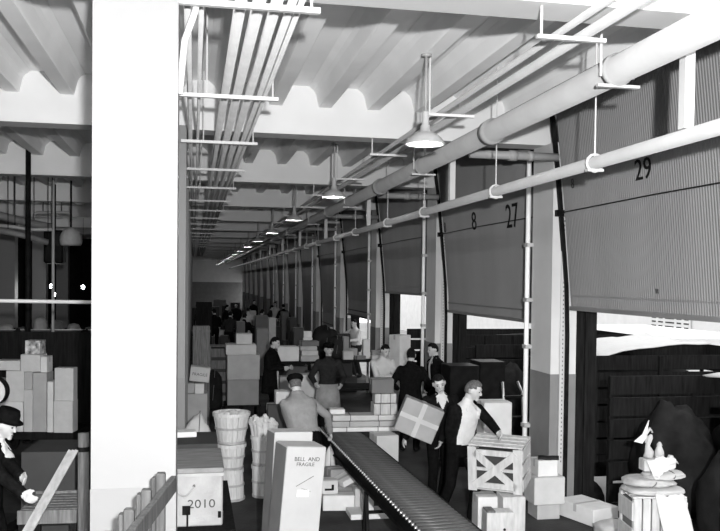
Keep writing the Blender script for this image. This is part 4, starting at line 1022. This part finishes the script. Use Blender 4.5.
for f in (.25, .75): 
    p = q[1].lerp(q[2], f); MB().cyl(p, V((p.x, p.y, ceil_z(p.x, p.y))), .01, n=6).build('hanger_rod', STEELD, t)
# dark timber post and slatted bench by the left man
p = at(83.5, 433, 7.5)
t = thing('hand_cart', 'dark slatted hand cart with a rounded timber end post beside the column', 'cart', (p.x, p.y, 0), -.05)
MB().cyl((0, 0, .0), (0, 0, p.z), .05, .047, n=14).build('end_post', TIMM, t, True); MB().cyl((0, 0, p.z-.16), (0, 0, p.z-.12), .056, n=14).build('collar', STEELD, t)
zc2 = at(60, 515, 7.5).z-.03
for k in range(7): MB().box((-.30, .02+k*.095, zc2+.06), (.50, .07, .022)).build('slat', TIMM, t)
for y in (-.03, .66): MB().box((-.30, y, zc2+.03), (.50, .03, .12)).build('frame_board', TIMM, t)
for x in (-.52, -.08):
    for y in (0, .62): MB().box((x, y, (zc2)/2), (.05, .05, zc2)).build('leg', TIMD, t)
# dark case behind the left man
carton_px('dark_case', 'dark slatted case behind the man holding the batten', 22, 74, 452, 0, 8.9, .7, -.1, CA[5], tape=False)

# ================================================================== PEOPLE IN THE SCENE
shirt_front = lambda w, lo=.0: (lambda q, x, y: (y < .04) & (np.abs(x) < w) & (q > lo))
# man in the open jacket with the crate
b1 = stand(461, 378, 1.72); r1 = face_cam(b1, 38)
person('man in open dark jacket and white shirt grasping the cross-braced crate', b1, r1, lean=9, side=4, head=(35, 12, 0), lh=to_local(at(505, 440, 9.35), b1, r1), rh=to_local(at(449, 462, 10.1), b1, r1), rf=(-.14, .16), lf=(.13, -.10),
       shirt=CLW, paint=shirt_front(.125, .02), hair=HAIRL, collar=CLW, vox=.009, hdir=(0, -.6, -.4), lpole=(1, .6, -.3))
# man carrying the taped carton
b2 = stand(440, 372, 1.70); r2 = face_cam(b2, 18)
person('man in dark jacket with white collar carrying the taped carton', b2, r2, lean=12, side=-3, head=(-8, 12, -12), rh=to_local(at(404, 440, 10.75), b2, r2), lh=to_local(at(436, 458, 10.5), b2, r2), rf=(-.12, -.12), lf=(.12, .2),
       shirt=CLW, paint=lambda q, x, y: (y < -.05) & (q > .36) & (np.abs(x) < (q-.34)*.45), collar=CLW, vox=.009)
ct = at(418.5, 419, 10.25); tl = .38; rzb = -.20
Rb = Matrix.Rotation(rzb, 3, 'Z') @ Matrix.Rotation(tl, 3, 'Y')
wb, hb2, db = .49, .42, .26
tcn = thing('taped_carton', 'carton with crossed pale tape carried tilted by the man with the white collar', 'box', ct-Rb @ V((0, 0, hb2/2))); tcn.rotation_euler = (0, tl, rzb)
MB().box((0, 0, hb2/2), (wb, db, hb2), bev=.008).build('body', CA[1], tcn)
MB().box((0, -db/2-.002, hb2/2), (.055, .004, hb2)).box((0, 0, hb2+.002), (.055, db, .004)).build('tape', TAPE, tcn); MB().box((0, -db/2-.004, hb2*.5), (wb, .004, .055)).build('tape', TAPE, tcn)
# men in dark coats
b3 = stand(411, 347, 1.75); person('man in long dark coat seen from the back', b3, face_cam(b3, 172), lean=3, coat=.28, bulk=.015, rh=(-.26, -.22, 1.02), lh=(.26, -.22, 1.02), head=(10, 6, 0), vox=.012, collar=None)
b4 = stand(437, 342, 1.77); person('man in dark suit standing in profile behind the carrying men', b4, face_cam(b4, -62), lean=3, coat=.1, shirt=CLW, paint=shirt_front(.03, .15), head=(0, 8, 0), collar=CLW, vox=.012, scale=1.02)
# men in white shirts
b5 = stand(382, 342, 1.70, 15.5); r5 = face_cam(b5, 14)
person('man in white shirt leaning folded arms on the strapped boxes', b5, r5, lean=10, top=CLW, bottom=CLM, head=(18, 14, 0), rh=(.10, -.30, 1.10), lh=(-.04, -.34, 1.12), rpole=(-1, .2, -.3), lpole=(1, .2, -.3), vox=.012, bulk=.01, hair=HAIRD)
b9 = stand(357, 319, 1.72); person('far man in white shirt reaching over the sorting table', b9, face_cam(b9, -45), lean=8, top=CLW, bottom=CLM, head=(0, 5, 0), rh=(-.35, -.4, 1.25), lh=(.1, -.42, 1.1), vox=.014)
# man in the cap
b6 = at(305, 400, 10.15); b6.z = 0; r6 = face_cam(b6, 205)
person('man in grey work shirt and dark cap bending at the conveyor end', b6, r6, lean=27, hz=.96, top=CLG, bottom=CLD2, hat='cap', hair=HAIRL, head=(-25, 12, 0), lh=to_local(at(300, 436, 10.7), b6, r6), rh=to_local(at(330, 431, 10.65), b6, r6), vox=.010, bulk=.035, rpole=(-1, .3, -.4), lpole=(1, .3, -.2))
# man with apron
b7 = stand(328, 347, 1.63); r7 = face_cam(b7, 5)
person('man in dark jacket with long pale apron looking down at the parcels', b7, r7, lean=14, top=CLM, bottom=CLM, hat='cap', head=(6, -8, 0), rh=(-.25, -.30, 1.0), lh=(.22, -.32, .98), apron=APRON, vox=.012)
b8 = stand(270, 335, 1.75); person('man in black coat in profile beside the parcel table', b8, face_cam(b8, 70), lean=5, coat=.2, head=(0, 10, 0), rh=(-.18, -.33, 1.12), lh=(.16, -.35, 1.1), vox=.013)
# man at the left edge with the batten
b10 = stand(-14, 411, 1.70); r10 = face_cam(b10, 68); hnd = at(46, 499, 6.75)
person('man in dark jacket and hat holding a long pale batten', b10, r10, lean=10, hat='fedora', head=(-8, 14, 0), lh=to_local(hnd-V((.08, 0, .0)), b10, r10), rh=to_local(at(36, 508, 6.7), b10, r10), shirt=CLW, paint=lambda q, x, y: (y < -.04) & (q > .38) & (np.abs(x) < .05), collar=CLW, vox=.010)
t = thing('batten', 'long pale grooved batten held by the man in the hat', 'board', hnd)
bd = (at(79, 456, 6.95)-at(36, 533, 6.55)).normalized()
for k in (-1, 0, 1): MB().bar(bd*-.75+R2*k*.028, bd*.45+R2*k*.028, .026 if k else .022, .02, tuple(_f)).build('strip', mat('batten_wood', .22, .65, .2, 5, stretch=(5, 5, 1)), t)
# far crowd
protos = {}
for i, (px, py, tp_, l) in enumerate(FAR):
    b = stand(px, py, 1.72); key = tp_.name+str(i % 2)
    lab = {CLW: 'far figure in a white shirt among the crowd', CLM: 'far figure in charcoal clothes among the crowd', CLD: 'far figure in black clothes among the crowd'}[tp_]
    if key not in protos:
        protos[key] = person(lab, b, face_cam(b, [0, 160][i % 2]), lean=6+8*(i % 2), top=tp_, bottom=CLD2, rh=(-.2, -.35, 1.05), lh=(.2, -.33, 1.08) if i % 2 else None, vox=.02, group='figures in the far crowd: '+lab[14:])
    else:
        o = copy_tree(protos[key]); o.location = b; o.rotation_euler = (0, 0, face_cam(b, 50*i))
